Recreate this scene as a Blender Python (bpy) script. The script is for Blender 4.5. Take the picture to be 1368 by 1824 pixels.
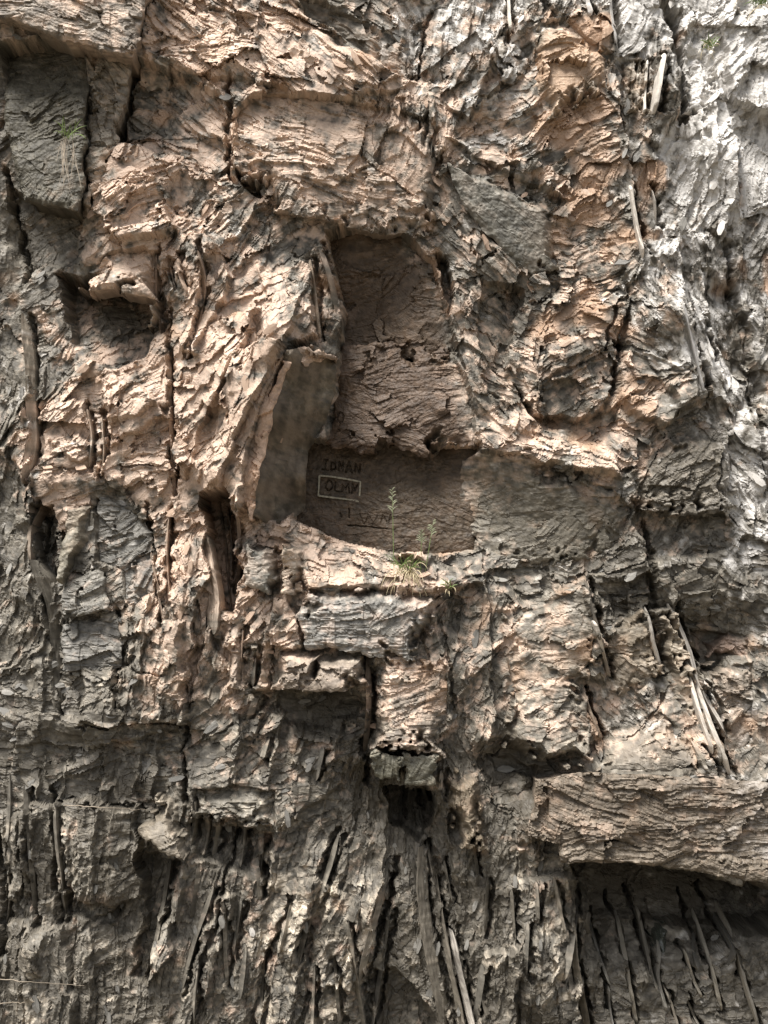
import bpy, math, random
import numpy as np

R = math.radians
for o in list(bpy.data.objects):
    bpy.data.objects.remove(o, do_unlink=True)
scene = bpy.context.scene
col = scene.collection
rng = np.random.default_rng(7)
random.seed(7)

# ------------------------------------------------------------------ camera
CAM_Y, CAM_Z, PITCH, FPX = -10.0, 3.0, R(4.0), 2850.0      # focal length in pixels of the 1368 x 1824 photo
cam_d = bpy.data.cameras.new('camera')
cam = bpy.data.objects.new('camera', cam_d)
col.objects.link(cam)
cam.location = (0, CAM_Y, CAM_Z)
cam.rotation_euler = (R(90) + PITCH, 0, 0)
cam_d.sensor_fit = 'VERTICAL'
cam_d.sensor_height = 24.0
cam_d.lens = 24.0 * FPX / 1824.0
cam_d.clip_end = 3000
scene.camera = cam

# ------------------------------------------------------------------ light
SUN_EL, SUN_AZ = R(64), R(-40)          # azimuth measured from "straight out of the wall" towards the left
w = bpy.data.worlds.new('World')
scene.world = w
w.use_nodes = True
nt = w.node_tree
bg = nt.nodes['Background']
sky = nt.nodes.new('ShaderNodeTexSky')
sky.sky_type = 'NISHITA'
sky.sun_disc = False
sky.sun_elevation = SUN_EL
sky.sun_rotation = math.pi + (-SUN_AZ)
sky.air_density = 1.0
sky.dust_density = 3.0
hs = nt.nodes.new('ShaderNodeHueSaturation')
hs.inputs['Saturation'].default_value = 0.35      # thin cloud: the dome is nearly white
nt.links.new(sky.outputs[0], hs.inputs['Color'])
nt.links.new(hs.outputs[0], bg.inputs['Color'])
bg.inputs['Strength'].default_value = 0.07
sd = bpy.data.lights.new('sun', 'SUN')
sun = bpy.data.objects.new('sun', sd)
col.objects.link(sun)
sd.energy = 3.3
sd.angle = R(26)
sd.color = (1.0, 0.965, 0.92)
from mathutils import Vector, Matrix
to_sun = Vector((math.sin(SUN_AZ) * math.cos(SUN_EL), -math.cos(SUN_AZ) * math.cos(SUN_EL), math.sin(SUN_EL)))
sun.rotation_euler = to_sun.to_track_quat('Z', 'Y').to_euler()
sun.location = (-6, -10, 14)
scene.view_settings.view_transform = 'Standard'
scene.view_settings.look = 'None'
scene.view_settings.gamma = 1.0
scene.view_settings.exposure = 1.4

# ------------------------------------------------------------------ wall coordinates
# The cliff is modelled in wall units (a, b): a to the right, b down, one unit = SC metres,
# d = metres the rock stands out of the plane y = 0.
SC = 0.0036
_cp, _sp = math.cos(PITCH), math.sin(PITCH)
ZC = CAM_Z - CAM_Y * math.tan(PITCH)

def W(px, py, d=0.0):
    """photo pixel and depth -> wall units"""
    px = np.asarray(px, float); py = np.asarray(py, float); d = np.asarray(d, float)
    q = (912 - py) / FPX
    ry = _cp - q * _sp
    rz = _sp + q * _cp
    t = (-CAM_Y - d) / ry
    return t * (px - 684) / FPX / SC + 684, 912 - (CAM_Z + t * rz - ZC) / SC

def PX(a, b, d=0.0):
    x = (a - 684) * SC
    z = ZC - (b - 912) * SC - CAM_Z
    y = -d - CAM_Y
    f = y * _cp + z * _sp
    u = -y * _sp + z * _cp
    return 684 + FPX * x / f, 912 - FPX * u / f

def XYZ(a, b, d):
    return np.stack([(a - 684) * SC, -d + 0 * a, ZC - (b - 912) * SC], -1)

# ------------------------------------------------------------------ noise kit
_N = 1024
_perm = rng.permutation(_N).astype(np.int32)
_rnd = rng.random((4, _N)).astype(np.float32)
_ang = rng.random(_N) * 2 * np.pi
_gx = np.cos(_ang).astype(np.float32); _gy = np.sin(_ang).astype(np.float32)

def hsh(i, j, s=0):
    return _perm[(_perm[(i + s * 131) & (_N - 1)] + j + s * 17) & (_N - 1)]

def perlin(x, y, s=0):
    x = np.asarray(x, np.float32); y = np.asarray(y, np.float32)
    fx = np.floor(x); fy = np.floor(y)
    i = fx.astype(np.int32); j = fy.astype(np.int32)
    x = x - fx; y = y - fy
    ux = x * x * x * (x * (x * 6 - 15) + 10); uy = y * y * y * (y * (y * 6 - 15) + 10)
    def g(di, dj):
        h = hsh(i + di, j + dj, s)
        return _gx[h] * (x - di) + _gy[h] * (y - dj)
    a = g(0, 0); b = g(1, 0); c = g(0, 1); d = g(1, 1)
    a = a + ux * (b - a); c = c + ux * (d - c)
    return (a + uy * (c - a)) * 1.5

def fbm(x, y, o=4, s=0, g=0.5):
    r = 0; k = 1.0; f = 1.0
    for n in range(o):
        r = r + k * perlin(x * f, y * f, s + n * 7)
        k *= g; f *= 2.03
    return r

def facets(x, y, s=0, tilt=1.0, jit=0.95, bias=0.0):
    """Voronoi cells, each a tilted plane; returns height, cell random, edge distance"""
    x = np.asarray(x, np.float32); y = np.asarray(y, np.float32)
    i = np.floor(x).astype(np.int32); j = np.floor(y).astype(np.int32)
    best = np.full(x.shape, 1e9, np.float32); sec = best.copy()
    bh = np.zeros(x.shape, np.int32); bdx = np.zeros(x.shape, np.float32); bdy = bdx.copy()
    for dj in (-1, 0, 1):
        for di in (-1, 0, 1):
            h = hsh(i + di, j + dj, s)
            dx = x - (i + di + 0.5 + jit * (_rnd[0][h] - 0.5))
            dy = y - (j + dj + 0.5 + jit * (_rnd[1][h] - 0.5))
            q = dx * dx + dy * dy
            m = q < best
            sec = np.where(m, best, np.minimum(sec, q))
            best = np.where(m, q, best)
            bh = np.where(m, h, bh); bdx = np.where(m, dx, bdx); bdy = np.where(m, dy, bdy)
    r1 = _rnd[2][bh]; r2 = _rnd[3][bh]
    t = 2 * np.pi * r2
    H = (r1 - 0.5) + tilt * (np.cos(t) * bdx + np.sin(t) * bdy) + bias * bdy
    return H, _rnd[3][(bh * 7 + 3) & (_N - 1)], np.sqrt(sec) - np.sqrt(best)

def shingle(p, q, per, ln, s=0):
    """layers: p runs across the layers (down), q along them; grows outward down each layer, then breaks back"""
    k = np.floor(p / per); f = p / per - k
    k = k.astype(np.int32)
    off = _rnd[0][hsh(k, k * 3 + 11, s)]
    jx = q / ln + off * 5
    j = np.floor(jx); fj = jx - j; j = j.astype(np.int32)
    h = hsh(k, j, s + 5)
    am = _rnd[1][h] ** 1.5
    cr = _rnd[2][h]
    return am * (0.25 + 0.75 * f) + 0.25 * (_rnd[3][h] - 0.5) * (fj - 0.5), cr

def plates(p, q, s=0, bias=0.0):
    """joint blocks: rows along q, broken across; each a plane with its own stand and tilt"""
    k = np.floor(p); f = p - k; k = k.astype(np.int32)
    off = _rnd[0][hsh(k, k * 3 + 11, s)]
    jx = q * (.7 + .6 * _rnd[1][hsh(k, k * 5 + 3, s)]) + off * 5
    j = np.floor(jx); g = jx - j; j = j.astype(np.int32)
    h = hsh(k, j, s + 5)
    r0, r1, r2, r3 = _rnd[0][h], _rnd[1][h], _rnd[2][h], _rnd[3][h]
    return (r0 - .5) + (r1 - .5 + bias) * 1.1 * (f - .5) + (r2 - .5) * .9 * (g - .5), r3

def smooth(x):
    x = np.clip(x, 0, 1)
    return x * x * (3 - 2 * x)

def polysd(a, b, A, B):
    """signed distance to polygon, positive inside"""
    n = len(A)
    best = np.full(a.shape, 1e12, np.float32)
    ins = np.zeros(a.shape, bool)
    for i in range(n):
        x0, y0 = A[i], B[i]; x1, y1 = A[(i + 1) % n], B[(i + 1) % n]
        ex, ey = x1 - x0, y1 - y0
        px = a - x0; py = b - y0
        t = np.clip((px * ex + py * ey) / (ex * ex + ey * ey + 1e-9), 0, 1)
        best = np.minimum(best, (px - t * ex) ** 2 + (py - t * ey) ** 2)
        c = ((y0 > b) != (y1 > b)) & (px < ex * (b - y0) / (ey if abs(ey) > 1e-9 else 1e-9))
        ins ^= c
    r = np.sqrt(best)
    return np.where(ins, r, -r)

def linesd(a, b, A, B):
    best = np.full(a.shape, 1e12, np.float32)
    for i in range(len(A) - 1):
        ex, ey = A[i + 1] - A[i], B[i + 1] - B[i]
        px = a - A[i]; py = b - B[i]
        t = np.clip((px * ex + py * ey) / (ex * ex + ey * ey + 1e-9), 0, 1)
        best = np.minimum(best, (px - t * ex) ** 2 + (py - t * ey) ** 2)
    return np.sqrt(best)

# ------------------------------------------------------------------ what the rock is like where
# px, py, depth, strike angle (deg, rising to the right), relief, blade share, smoothness, tan, white, rust, dark
CP = np.array([
 (0, 20, .18, -15, .8, 0, .2, .45, .1, .1, .3), (120, 30, .22, -20, .8, 0, .2, .5, .05, .1, .2), (210, 20, .18, -50, .8, .2, .2, .5, .1, .1, .2),
 (90, 200, -.02, 20, .5, 0, .5, .1, .0, .05, .55), (60, 440, -.12, 45, .6, 0, .5, .15, .1, 0, .35), (20, 470, .08, 60, .5, .3, .6, .3, .1, .1, .2),
 (330, 60, .05, -25, 1, 0, .1, .75, .15, .1, .05), (270, 180, -.02, -35, .7, 0, .3, .4, .05, .25, .3), (350, 230, .02, -35, 1, 0, .1, .7, .2, .1, .05),
 (260, 330, .12, 40, 1, 0, .2, .85, .1, .1, 0), (360, 360, .05, 30, 1.0, 0, .1, .6, .2, .1, .05), (480, 100, .12, -30, 1, 0, .1, .8, .15, .1, 0),
 (620, 30, .05, -30, .6, 0, .5, .35, .05, .25, .35), (700, 30, .05, -35, .7, .1, .3, .5, .4, .1, 0), (600, 120, .16, -30, 1, 0, .1, .8, .15, .15, 0),
 (560, 240, .16, -20, 1, 0, .1, .75, .1, .2, 0), (740, 250, .14, 80, 1, .6, .1, .65, .1, .1, .1), (650, 330, .14, 10, 1, .2, .1, .7, .1, .15, .05),
 (800, 90, .02, 70, .9, .2, .1, .5, .5, .05, 0), (900, 60, -.02, 75, .9, .4, .2, .35, .55, .05, 0), (860, 230, .05, 20, 1, 0, .1, .55, .45, .1, 0),
 (1010, 100, .12, 20, 1, 0, .15, .6, .1, .5, .1), (1040, 230, .06, 30, .9, 0, .2, .5, .15, .45, .1), (1150, 160, .0, 85, .8, .7, .2, .4, .45, .15, 0),
 (1130, 40, -.04, 70, .9, .3, .2, .2, .75, .05, 0), (1270, 100, -.1, 60, .8, .2, .3, .1, .85, 0, .1), (1350, 60, -.14, 60, .9, .2, .3, .1, .75, 0, .25),
 (1280, 300, -.08, 65, .8, .3, .3, .15, .85, 0, .05), (1350, 260, -.14, 65, .8, .3, .3, .1, .75, 0, .2), (1080, 330, .04, 60, .9, .4, .2, .35, .4, .25, .1),
 (1040, 420, .03, 10, .9, 0, .2, .6, .15, .5, .05), (1200, 450, -.02, 80, .9, .5, .2, .3, .6, .1, .05), (1320, 460, -.12, 75, .9, .5, .3, .25, .5, .2, .25),
 (850, 430, .05, -50, .9, 0, .2, .45, .2, .05, .3), (900, 560, .0, -40, 1, 0, .1, .4, .15, .1, .3), (1000, 600, .12, 20, 1, 0, .2, .55, .1, .25, .05),
 (1000, 720, .02, 30, 1, 0, .1, .5, .15, .2, .15), (1150, 620, .05, -45, .9, 0, .2, .4, .45, .15, .05), (1270, 640, .0, -60, .8, .3, .4, .1, .7, .05, .1),
 (1340, 640, -.1, 75, .8, .4, .3, .3, .35, .25, .2), (1150, 720, .06, 30, .9, 0, .2, .5, .25, .2, .05), (1230, 830, .1, 30, .9, 0, .2, .15, .15, .1, .6),
 (920, 790, .15, -25, .9, 0, .2, .7, .25, .1, 0), (1060, 810, .1, -20, .9, 0, .2, .7, .25, .1, 0), (980, 910, .02, 20, .7, 0, .5, .2, .1, .1, .4),
 (1340, 860, .0, -50, .8, .2, .3, .1, .6, 0, .2), (1320, 980, .04, -30, .8, .1, .3, .15, .55, .05, .2), (1180, 960, .08, 70, .9, .5, .1, .4, .25, .15, .15),
 (1260, 1010, .08, 0, .8, 0, .2, .15, .1, .1, .5), (950, 1020, .0, 10, .9, 0, .2, .2, .25, .1, .3), (1120, 1050, .02, 10, .9, 0, .3, .1, .1, .05, .5),
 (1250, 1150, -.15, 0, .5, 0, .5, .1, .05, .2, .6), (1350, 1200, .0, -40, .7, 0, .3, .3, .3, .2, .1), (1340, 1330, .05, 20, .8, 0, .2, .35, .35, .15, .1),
 (850, 1100, .05, 70, .9, .4, .1, .45, .1, .1, .15), (850, 1280, .06, 75, .9, .4, .1, .4, .1, .1, .15), (950, 1150, .12, 30, .9, 0, .2, .6, .1, .35, .05),
 (950, 1280, .12, 20, 1, 0, .1, .5, .2, .15, .05), (1110, 1250, .04, -60, .9, .3, .1, .45, .3, .15, .05), (1200, 1280, .1, 30, .9, .1, .1, .55, .25, .2, .05),
 (1000, 1440, .3, 0, .9, 0, .1, .5, .05, .3, .3), (1120, 1450, .3, 0, .9, 0, .1, .4, .05, .25, .4), (1230, 1460, .3, 0, .9, 0, .1, .4, .15, .2, .3), (1340, 1480, .3, 20, .9, 0, .1, .35, .4, .1, .15),
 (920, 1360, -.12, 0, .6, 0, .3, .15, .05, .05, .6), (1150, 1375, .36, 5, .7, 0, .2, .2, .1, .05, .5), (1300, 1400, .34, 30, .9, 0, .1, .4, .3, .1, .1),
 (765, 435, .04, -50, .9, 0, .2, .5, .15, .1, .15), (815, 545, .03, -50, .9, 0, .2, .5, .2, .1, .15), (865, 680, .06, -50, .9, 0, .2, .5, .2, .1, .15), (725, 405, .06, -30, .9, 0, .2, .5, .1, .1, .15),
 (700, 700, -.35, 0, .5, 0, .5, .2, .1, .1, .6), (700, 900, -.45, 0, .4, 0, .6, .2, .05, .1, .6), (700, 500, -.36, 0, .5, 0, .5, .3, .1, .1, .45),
 (560, 500, .05, 60, .7, .3, .3, .6, .1, .1, .1), (480, 520, .14, 45, 1, 0, .1, .8, .1, .15, 0), (430, 640, .24, 50, 1.1, 0, .1, .9, .1, .15, 0),
 (380, 790, .18, 55, 1.1, 0, .1, .9, .1, .15, 0), (470, 420, .05, 50, .9, 0, .2, .5, .25, .05, .1), (380, 460, .1, 70, 1, .4, .2, .65, .1, .1, .1),
 (230, 450, .14, 40, 1, 0, .1, .8, .15, .1, 0), (200, 560, -.12, 10, .6, 0, .4, .25, .1, .05, .35), (120, 580, .0, 40, .8, 0, .3, .5, .15, .05, .2),
 (230, 640, .06, 35, .9, 0, .2, .75, .1, .2, 0), (220, 720, .12, 40, 1.1, 0, .1, .9, .1, .1, 0), (120, 760, .1, 35, 1.1, 0, .1, .85, .15, .1, 0),
 (290, 860, .12, 20, 1.0, .1, .1, .9, .1, .05, 0), (120, 860, .1, 10, 1.0, 0, .1, .8, .15, .05, 0), (20, 700, .02, 85, .7, .4, .4, .15, .25, 0, .2),
 (20, 900, .0, 85, .7, .3, .5, .1, .2, 0, .2), (220, 930, .0, 10, .8, 0, .3, .15, .2, 0, .2), (330, 990, .1, 80, 1, .4, .1, .85, .05, .1, 0),
 (40, 1080, .0, 80, .9, .5, .2, .2, .2, 0, .3), (160, 1100, .04, 5, .9, .1, .3, .2, .2, .05, .2), (160, 1200, .04, 5, .9, .2, .3, .1, .2, 0, .25),
 (290, 1160, .1, 80, 1, .4, .1, .65, .1, .1, .05), (400, 1160, .12, 75, 1, .4, .1, .65, .15, .1, .05), (450, 1090, .18, 30, 1, .2, .2, .7, .15, .1, 0),
 (600, 990, .12, -25, 1, 0, .1, .75, .1, .15, 0), (740, 1020, .22, -15, .9, 0, .1, .75, .1, .15, 0), (800, 980, -.05, 0, .7, 0, .3, .4, .1, .3, .2), (650, 1110, .24, 20, .8, 0, .3, .4, .3, .1, 0),
 (560, 1260, -.02, 0, .8, 0, .2, .15, .05, .05, .5), (420, 1260, .08, 40, 1, .2, .1, .5, .2, .05, .1), (550, 1330, .04, 20, 1, .3, .1, .35, .2, .05, .15),
 (720, 1260, .2, 10, 1, 0, .1, .6, .2, .1, 0), (720, 1440, -.1, 85, .9, .7, .2, .15, .05, 0, .55), (830, 1400, .06, 80, .9, .5, .2, .4, .05, .1, .3),
 (60, 1350, .04, 0, .9, .3, .2, .15, .15, 0, .3), (200, 1350, .04, 5, .9, .2, .2, .15, .15, .05, .3), (380, 1360, .06, 10, .9, .3, .1, .3, .2, .05, .15),
 (60, 1550, .02, 85, 1, .8, .2, .15, .2, 0, .3), (180, 1500, .03, 20, .9, .3, .2, .12, .15, 0, .35), (250, 1600, -.02, 20, .9, .3, .2, .1, .12, 0, .5),
 (400, 1600, .06, 70, 1, .7, .1, .4, .15, .05, .2), (60, 1750, .05, 85, 1, .7, .2, .1, .25, 0, .3), (220, 1750, .02, 30, 1, .3, .1, .12, .2, 0, .4), (330, 1720, .08, 70, 1, .6, .1, .35, .25, .05, .1),
 (520, 1620, .04, 30, .9, .3, .2, .35, .5, .05, .05), (520, 1780, .04, 20, 1, .4, .1, .3, .4, .05, .1), (640, 1660, .04, 60, .9, .5, .1, .3, .45, .05, .1), (710, 1720, -.04, 30, .8, .2, .2, .1, .2, 0, .45),
 (870, 1640, -.02, 80, .9, .4, .1, .15, .25, 0, .35), (900, 1790, -.06, 40, .9, .3, .1, .12, .2, 0, .45), (960, 1580, .02, 60, .9, .4, .2, .25, .3, .05, .25), (980, 1720, .02, 30, .9, .4, .1, .25, .35, .1, .15),
 (1120, 1610, -.5, 10, .6, .2, .4, .05, .05, 0, .7), (1280, 1620, -.5, 10, .6, .2, .4, .05, .05, 0, .65), (1080, 1760, -.12, 10, .7, .3, .4, .12, .2, .02, .3), (1250, 1780, -.12, 10, .8, .3, .3, .12, .2, .02, .3), (1350, 1720, -.1, 30, .8, .3, .3, .1, .25, 0, .3),  # under the slab the high dark weight paints shade into the rock colour
], np.float32)
_low = (CP[:, 1] > 1240) & (CP[:, 0] < 1040) & ~((CP[:, 0] > 450) & (CP[:, 0] < 660) & (CP[:, 1] > 1550))
_mid = (CP[:, 0] > 820) & (CP[:, 0] < 1180) & (CP[:, 1] > 150) & (CP[:, 1] < 850)
CP[_mid, 9] += .03
CP[_mid, 7] += .03
CP[_mid, 8] -= .08
CP[_low, 8] *= 1.15  # extra pale flecks low down, painted for highlights as well as fresh breaks
_vert = (CP[:, 1] > 1390) & (CP[:, 0] < 1040)
CP[_vert, 5] = np.minimum(CP[_vert, 5] + .3, 1)
CP[_low, 10] += .14

_G0x, _G0y, _Gs = -400.0, -500.0, 8.0
_gxs = np.arange(_G0x, 1768, _Gs, dtype=np.float32); _gys = np.arange(_G0y, 2324, _Gs, dtype=np.float32)
_GX, _GY = np.meshgrid(_gxs, _gys)
_wx = _GX + 38 * fbm(_GX / 110, _GY / 110, 3, 50); _wy = _GY + 38 * fbm(_GX / 110, _GY / 110, 3, 80)
_num = np.zeros(_GX.shape + (10,), np.float32); _den = np.zeros(_GX.shape, np.float32)
for r in CP:
    q = ((_wx - r[0]) ** 2 + (_wy - r[1]) ** 2 + 400.0)
    q = 1.0 / (q ** 1.9) * 1e9
    v = np.array([r[2], math.cos(R(2 * r[3])), math.sin(R(2 * r[3])), *r[4:]], np.float32)
    _num += q[..., None] * v; _den += q
_STYLE = _num / _den[..., None]

def style(px, py):
    fx = np.clip((px - _G0x) / _Gs, 0, len(_gxs) - 1.01); fy = np.clip((py - _G0y) / _Gs, 0, len(_gys) - 1.01)
    i = fx.astype(np.int32); j = fy.astype(np.int32)
    u = (fx - i)[..., None].astype(np.float32); v = (fy - j)[..., None].astype(np.float32)
    return (_STYLE[j, i] * (1 - u) + _STYLE[j, i + 1] * u) * (1 - v) + (_STYLE[j + 1, i] * (1 - u) + _STYLE[j + 1, i + 1] * u) * v

_TX = np.array([-400, 0, 150, 300, 450, 560, 640, 700, 745, 800, 900, 1050, 1200, 1368, 1800], np.float32)
_TV = np.array([0, .02, -.05, -.18, -.15, -.30, -.26, -.12, .16, .20, .08, .14, .22, .28, .28], np.float32)

_BINS = np.array([-62, -40, -20, 0, 20, 40, 60, 82], np.float32)

def detail(a, b, px, py, st, seed=0, lam=0.0):
    """relief in metres and colour randoms for wall points; the strike is one of a few joint directions"""
    shp = a.shape
    a = a.ravel(); b = b.ravel(); px = px.ravel(); py = py.ravel(); st = st.reshape(-1, st.shape[-1])
    amp = st[:, 3]; bl = st[:, 4]; sm = st[:, 5]
    n1 = fbm(a / 90, b / 90, 3, seed + 1); n2 = fbm(a / 90, b / 90, 3, seed + 31)
    n3 = fbm(a / 20, b / 20, 3, seed + 61, .6); n4 = fbm(a / 20, b / 20, 3, seed + 91, .6)
    fine = fbm(a / 6, b / 6, 3, seed + 9, .6)
    _, cj, _ = facets((a + 10 * n3) / 60, (b + 10 * n4) / 60, seed + 40)
    ang = np.degrees(0.5 * np.arctan2(st[:, 2], st[:, 1])) + 44 * (cj - .5)
    ang = np.where(ang > 92, ang - 180, np.where(ang < -88, ang + 180, ang))
    ib = np.argmin(np.abs(ang[:, None] - _BINS[None]), 1)
    wa = a + 5 * n1 + 1.0 * n3; wb = b + 5 * n2 + 1.0 * n4
    flake = np.zeros(a.shape, np.float32); c1 = flake.copy(); c2 = flake.copy(); c3 = flake.copy(); H1 = flake.copy(); H2 = flake.copy(); H3 = flake.copy(); s2 = flake.copy()
    for k in range(len(_BINS)):
        m = ib == k
        if not m.any(): continue
        t = R(float(_BINS[k])); ca, sa = math.cos(t), math.sin(t)
        q = wa[m] * ca - wb[m] * sa; p = wa[m] * sa + wb[m] * ca
        e3, e4, f_ = n3[m], n4[m], fine[m]; sk = seed + k * 3
        h0, x0, _ = facets(q / 200, p / 120, sk + 1, 1.0)
        h1, x1, _ = facets(q / 95, p / 46, sk + 2, 1.0, bias=.4)
        j1, y1 = plates(p / 44, q / 120, sk + 21, .15)
        j2, y2 = plates((p + .8 * e3) / 17, (q + e4) / 46, sk + 23, .2)
        h2, x2, _ = facets((q + 2 * e4) / 60, (p + e3) / 15, sk + 3, 1.0, bias=.4)
        h3, x3, _ = facets((q + e3) / 30, (p + .8 * e4) / 7.5, sk + 4, 1.0, bias=.4)
        h4, x4, _ = facets(q / 15, p / 4.2, sk + 14, 1.0, bias=.3)
        l1, y3 = plates((p + 1.2 * e3) / 10, q / 80, sk + 31, .25); l2, y4 = plates((p + .6 * e4) / 4.4, q / 32, sk + 33, .2)
        ro = .14 + 1.05 * smooth((y1 * .35 + x1 * .35 + x0 * .3 - .27) / .45)
        flake[m] = .058 * h0 + .013 * h1 + .024 * j1 + (.3 + .7 * ro) * .013 * j2 + ro * (.013 * h2 + .008 * h3 + .004 * h4 + .013 * l1 + .0075 * l2)
        if lam:
            fl = .030 * h0 + .030 * j1 + .010 * l1 + .0075 * l2 + .014 * j2 + .010 * h3 + .006 * h4
            flake[m] = flake[m] * (1 - lam) + lam * fl
            x2 = .5 * y3 + .5 * x2; x3 = .6 * y4 + .4 * x3
        g2 = l1; x1 = .5 * x1 + .5 * y1; x2 = .4 * x2 + .3 * y2 + .3 * y3; x3 = .5 * x3 + .5 * y4; h3 = .5 * h3 + .7 * l1
        c1[m] = x1; c2[m] = .6 * x2 + .4 * x0; c3[m] = .45 * x2 + .4 * x3 + .15 * x4; H1[m] = h1; H2[m] = h2; H3[m] = h3; s2[m] = g2
    T = np.interp(px, _TX, _TV).astype(np.float32) * smooth((py - 900) / 300)
    c = a - T * (b - 1600) + 9 * n1 + 1.2 * n3
    B1, bk1 = plates(c / 40, (b + 30 * n2) / 210, seed + 12, -.2)
    B2, bk2 = plates(c / 16 + .4, b / 95, seed + 13)
    B3, bk3 = plates(c / 6.5, b / 45, seed + 15)
    blade = .055 * B1 + .028 * B2 + .013 * B3 + .007 * H2 + .010 * H3
    bl2 = smooth((bl + .3 * n2 + .25 * (cj - .5) - .2) / .4)
    h = flake * (1 - bl2) + blade * bl2
    gloss = smooth((sm + .22 * n1 - .38) / .3)
    h = h * (1 - .86 * gloss) * amp + .0016 * fine + gloss * (.0022 * H2 + .003 * H3 + .006 * n3)
    cr = c1 * .35 + .65 * (c2 * (1 - bl2) + bk1 * bl2)
    return tuple(v.reshape(shp) for v in (h, cr, c3, n1, n2, fine))

GREY = np.array([.146, .131, .106]); TAN = np.array([.472, .357, .275]); WHITE = np.array([.60, .575, .54])
RUST = np.array([.36, .24, .16]); DARK = np.array([.070, .060, .045]); OLIVE = np.array([.135, .105, .062]); PALE = np.array([.36, .305, .235]); CREAM = np.array([.56, .485, .385])

def colour(a, b, st, cr, cf, n1, n2, fine, tint=None, tk=0.0):
    tan = st[..., 6]; whi = st[..., 7]; ru = st[..., 8]; dk = st[..., 9]
    r = .45 * cr + .55 * cf
    n5 = fbm(a / 34, b / 34, 4, 140, .6); n6 = fbm(a / 14, b / 11, 3, 150, .6)
    wt = smooth((tan * 1.05 + .36 * n5 + .8 * (r - .5) + .16 * n6 - .36) / .55)
    ww = smooth((whi * 1.15 - .30 * n5 + .30 * (cr - .5) + .75 * (cf - .5) + .14 * n6 - .36) / .5)
    cream = (smooth((b - 900) / 300) * smooth((1180 - a) / 200))[..., None]
    pale = WHITE + cream * (CREAM - WHITE)
    wr = smooth((ru * 1.5 + .6 * n2 + .4 * (cr - .5) - .42) / .4) * .85
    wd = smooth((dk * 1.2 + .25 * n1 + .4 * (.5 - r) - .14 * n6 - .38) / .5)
    g = GREY * np.clip(1 + 1.3 * (cf - .5) + .6 * (cr - .5) + .35 * n6, .35, 2.2)[..., None]
    c = g + wt[..., None] * (TAN * (.82 + .36 * cr[..., None]) - g)
    c = c + ww[..., None] * (pale - c) * .85
    c = c + wr[..., None] * (RUST - c)
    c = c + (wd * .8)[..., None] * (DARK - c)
    if tint is not None:
        c = c * (1 - tk) + tk * np.asarray(tint) * (.75 + .5 * r[..., None] + .35 * n6[..., None])
    c = c * (1 + .10 * fine[..., None])
    return np.clip(c, .012, .8)

# ------------------------------------------------------------------ materials
def rock_material(name, rough=.68, bump=.35, spec=.5, attr=True, base=(.2, .18, .15), vary=0.0):
    m = bpy.data.materials.new(name); m.use_nodes = True
    t = m.node_tree; N = t.nodes; L = t.links
    bs = N['Principled BSDF']
    bs.inputs['Roughness'].default_value = rough
    bs.inputs['Specular IOR Level'].default_value = spec
    tc = N.new('ShaderNodeTexCoord')
    no = N.new('ShaderNodeTexNoise'); no.inputs['Scale'].default_value = 95; no.inputs['Detail'].default_value = 5; no.inputs['Roughness'].default_value = .65
    src = tc.outputs['Object']
    L.new(src, no.inputs['Vector'])
    mr = N.new('ShaderNodeMapRange'); mr.inputs['From Min'].default_value = .25; mr.inputs['From Max'].default_value = .75
    mr.inputs['To Min'].default_value = .82; mr.inputs['To Max'].default_value = 1.18
    L.new(no.outputs['Fac'], mr.inputs['Value'])
    mx = N.new('ShaderNodeMix'); mx.data_type = 'RGBA'; mx.blend_type = 'MULTIPLY'; mx.inputs[0].default_value = 1.0
    if attr:
        at = N.new('ShaderNodeAttribute'); at.attribute_name = 'Col'
        L.new(at.outputs['Color'], mx.inputs[6])
    else:
        oi = N.new('ShaderNodeObjectInfo')
        rp = N.new('ShaderNodeValToRGB'); cs = rp.color_ramp.elements
        b = np.array(base)
        cs[0].position = 0; cs[0].color = (*(b * (1 - vary)), 1)
        cs[1].position = 1; cs[1].color = (*np.clip(b * (1 + vary), 0, .8), 1)
        L.new(oi.outputs['Random'], rp.inputs['Fac']); L.new(rp.outputs['Color'], mx.inputs[6])
    L.new(mr.outputs['Result'], mx.inputs[7])
    L.new(mx.outputs[2], bs.inputs['Base Color'])
    bp = N.new('ShaderNodeBump'); bp.inputs['Strength'].default_value = bump; bp.inputs['Distance'].default_value = .006
    L.new(no.outputs['Fac'], bp.inputs['Height']); L.new(bp.outputs['Normal'], bs.inputs['Normal'])
    return m

M_ROCK = rock_material('weathered_slate', bump=.25, rough=.6, spec=.35)
M_WET = rock_material('wet_rock', rough=.22, spec=.6, attr=False, base=(.05, .055, .045), vary=.2)

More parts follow.
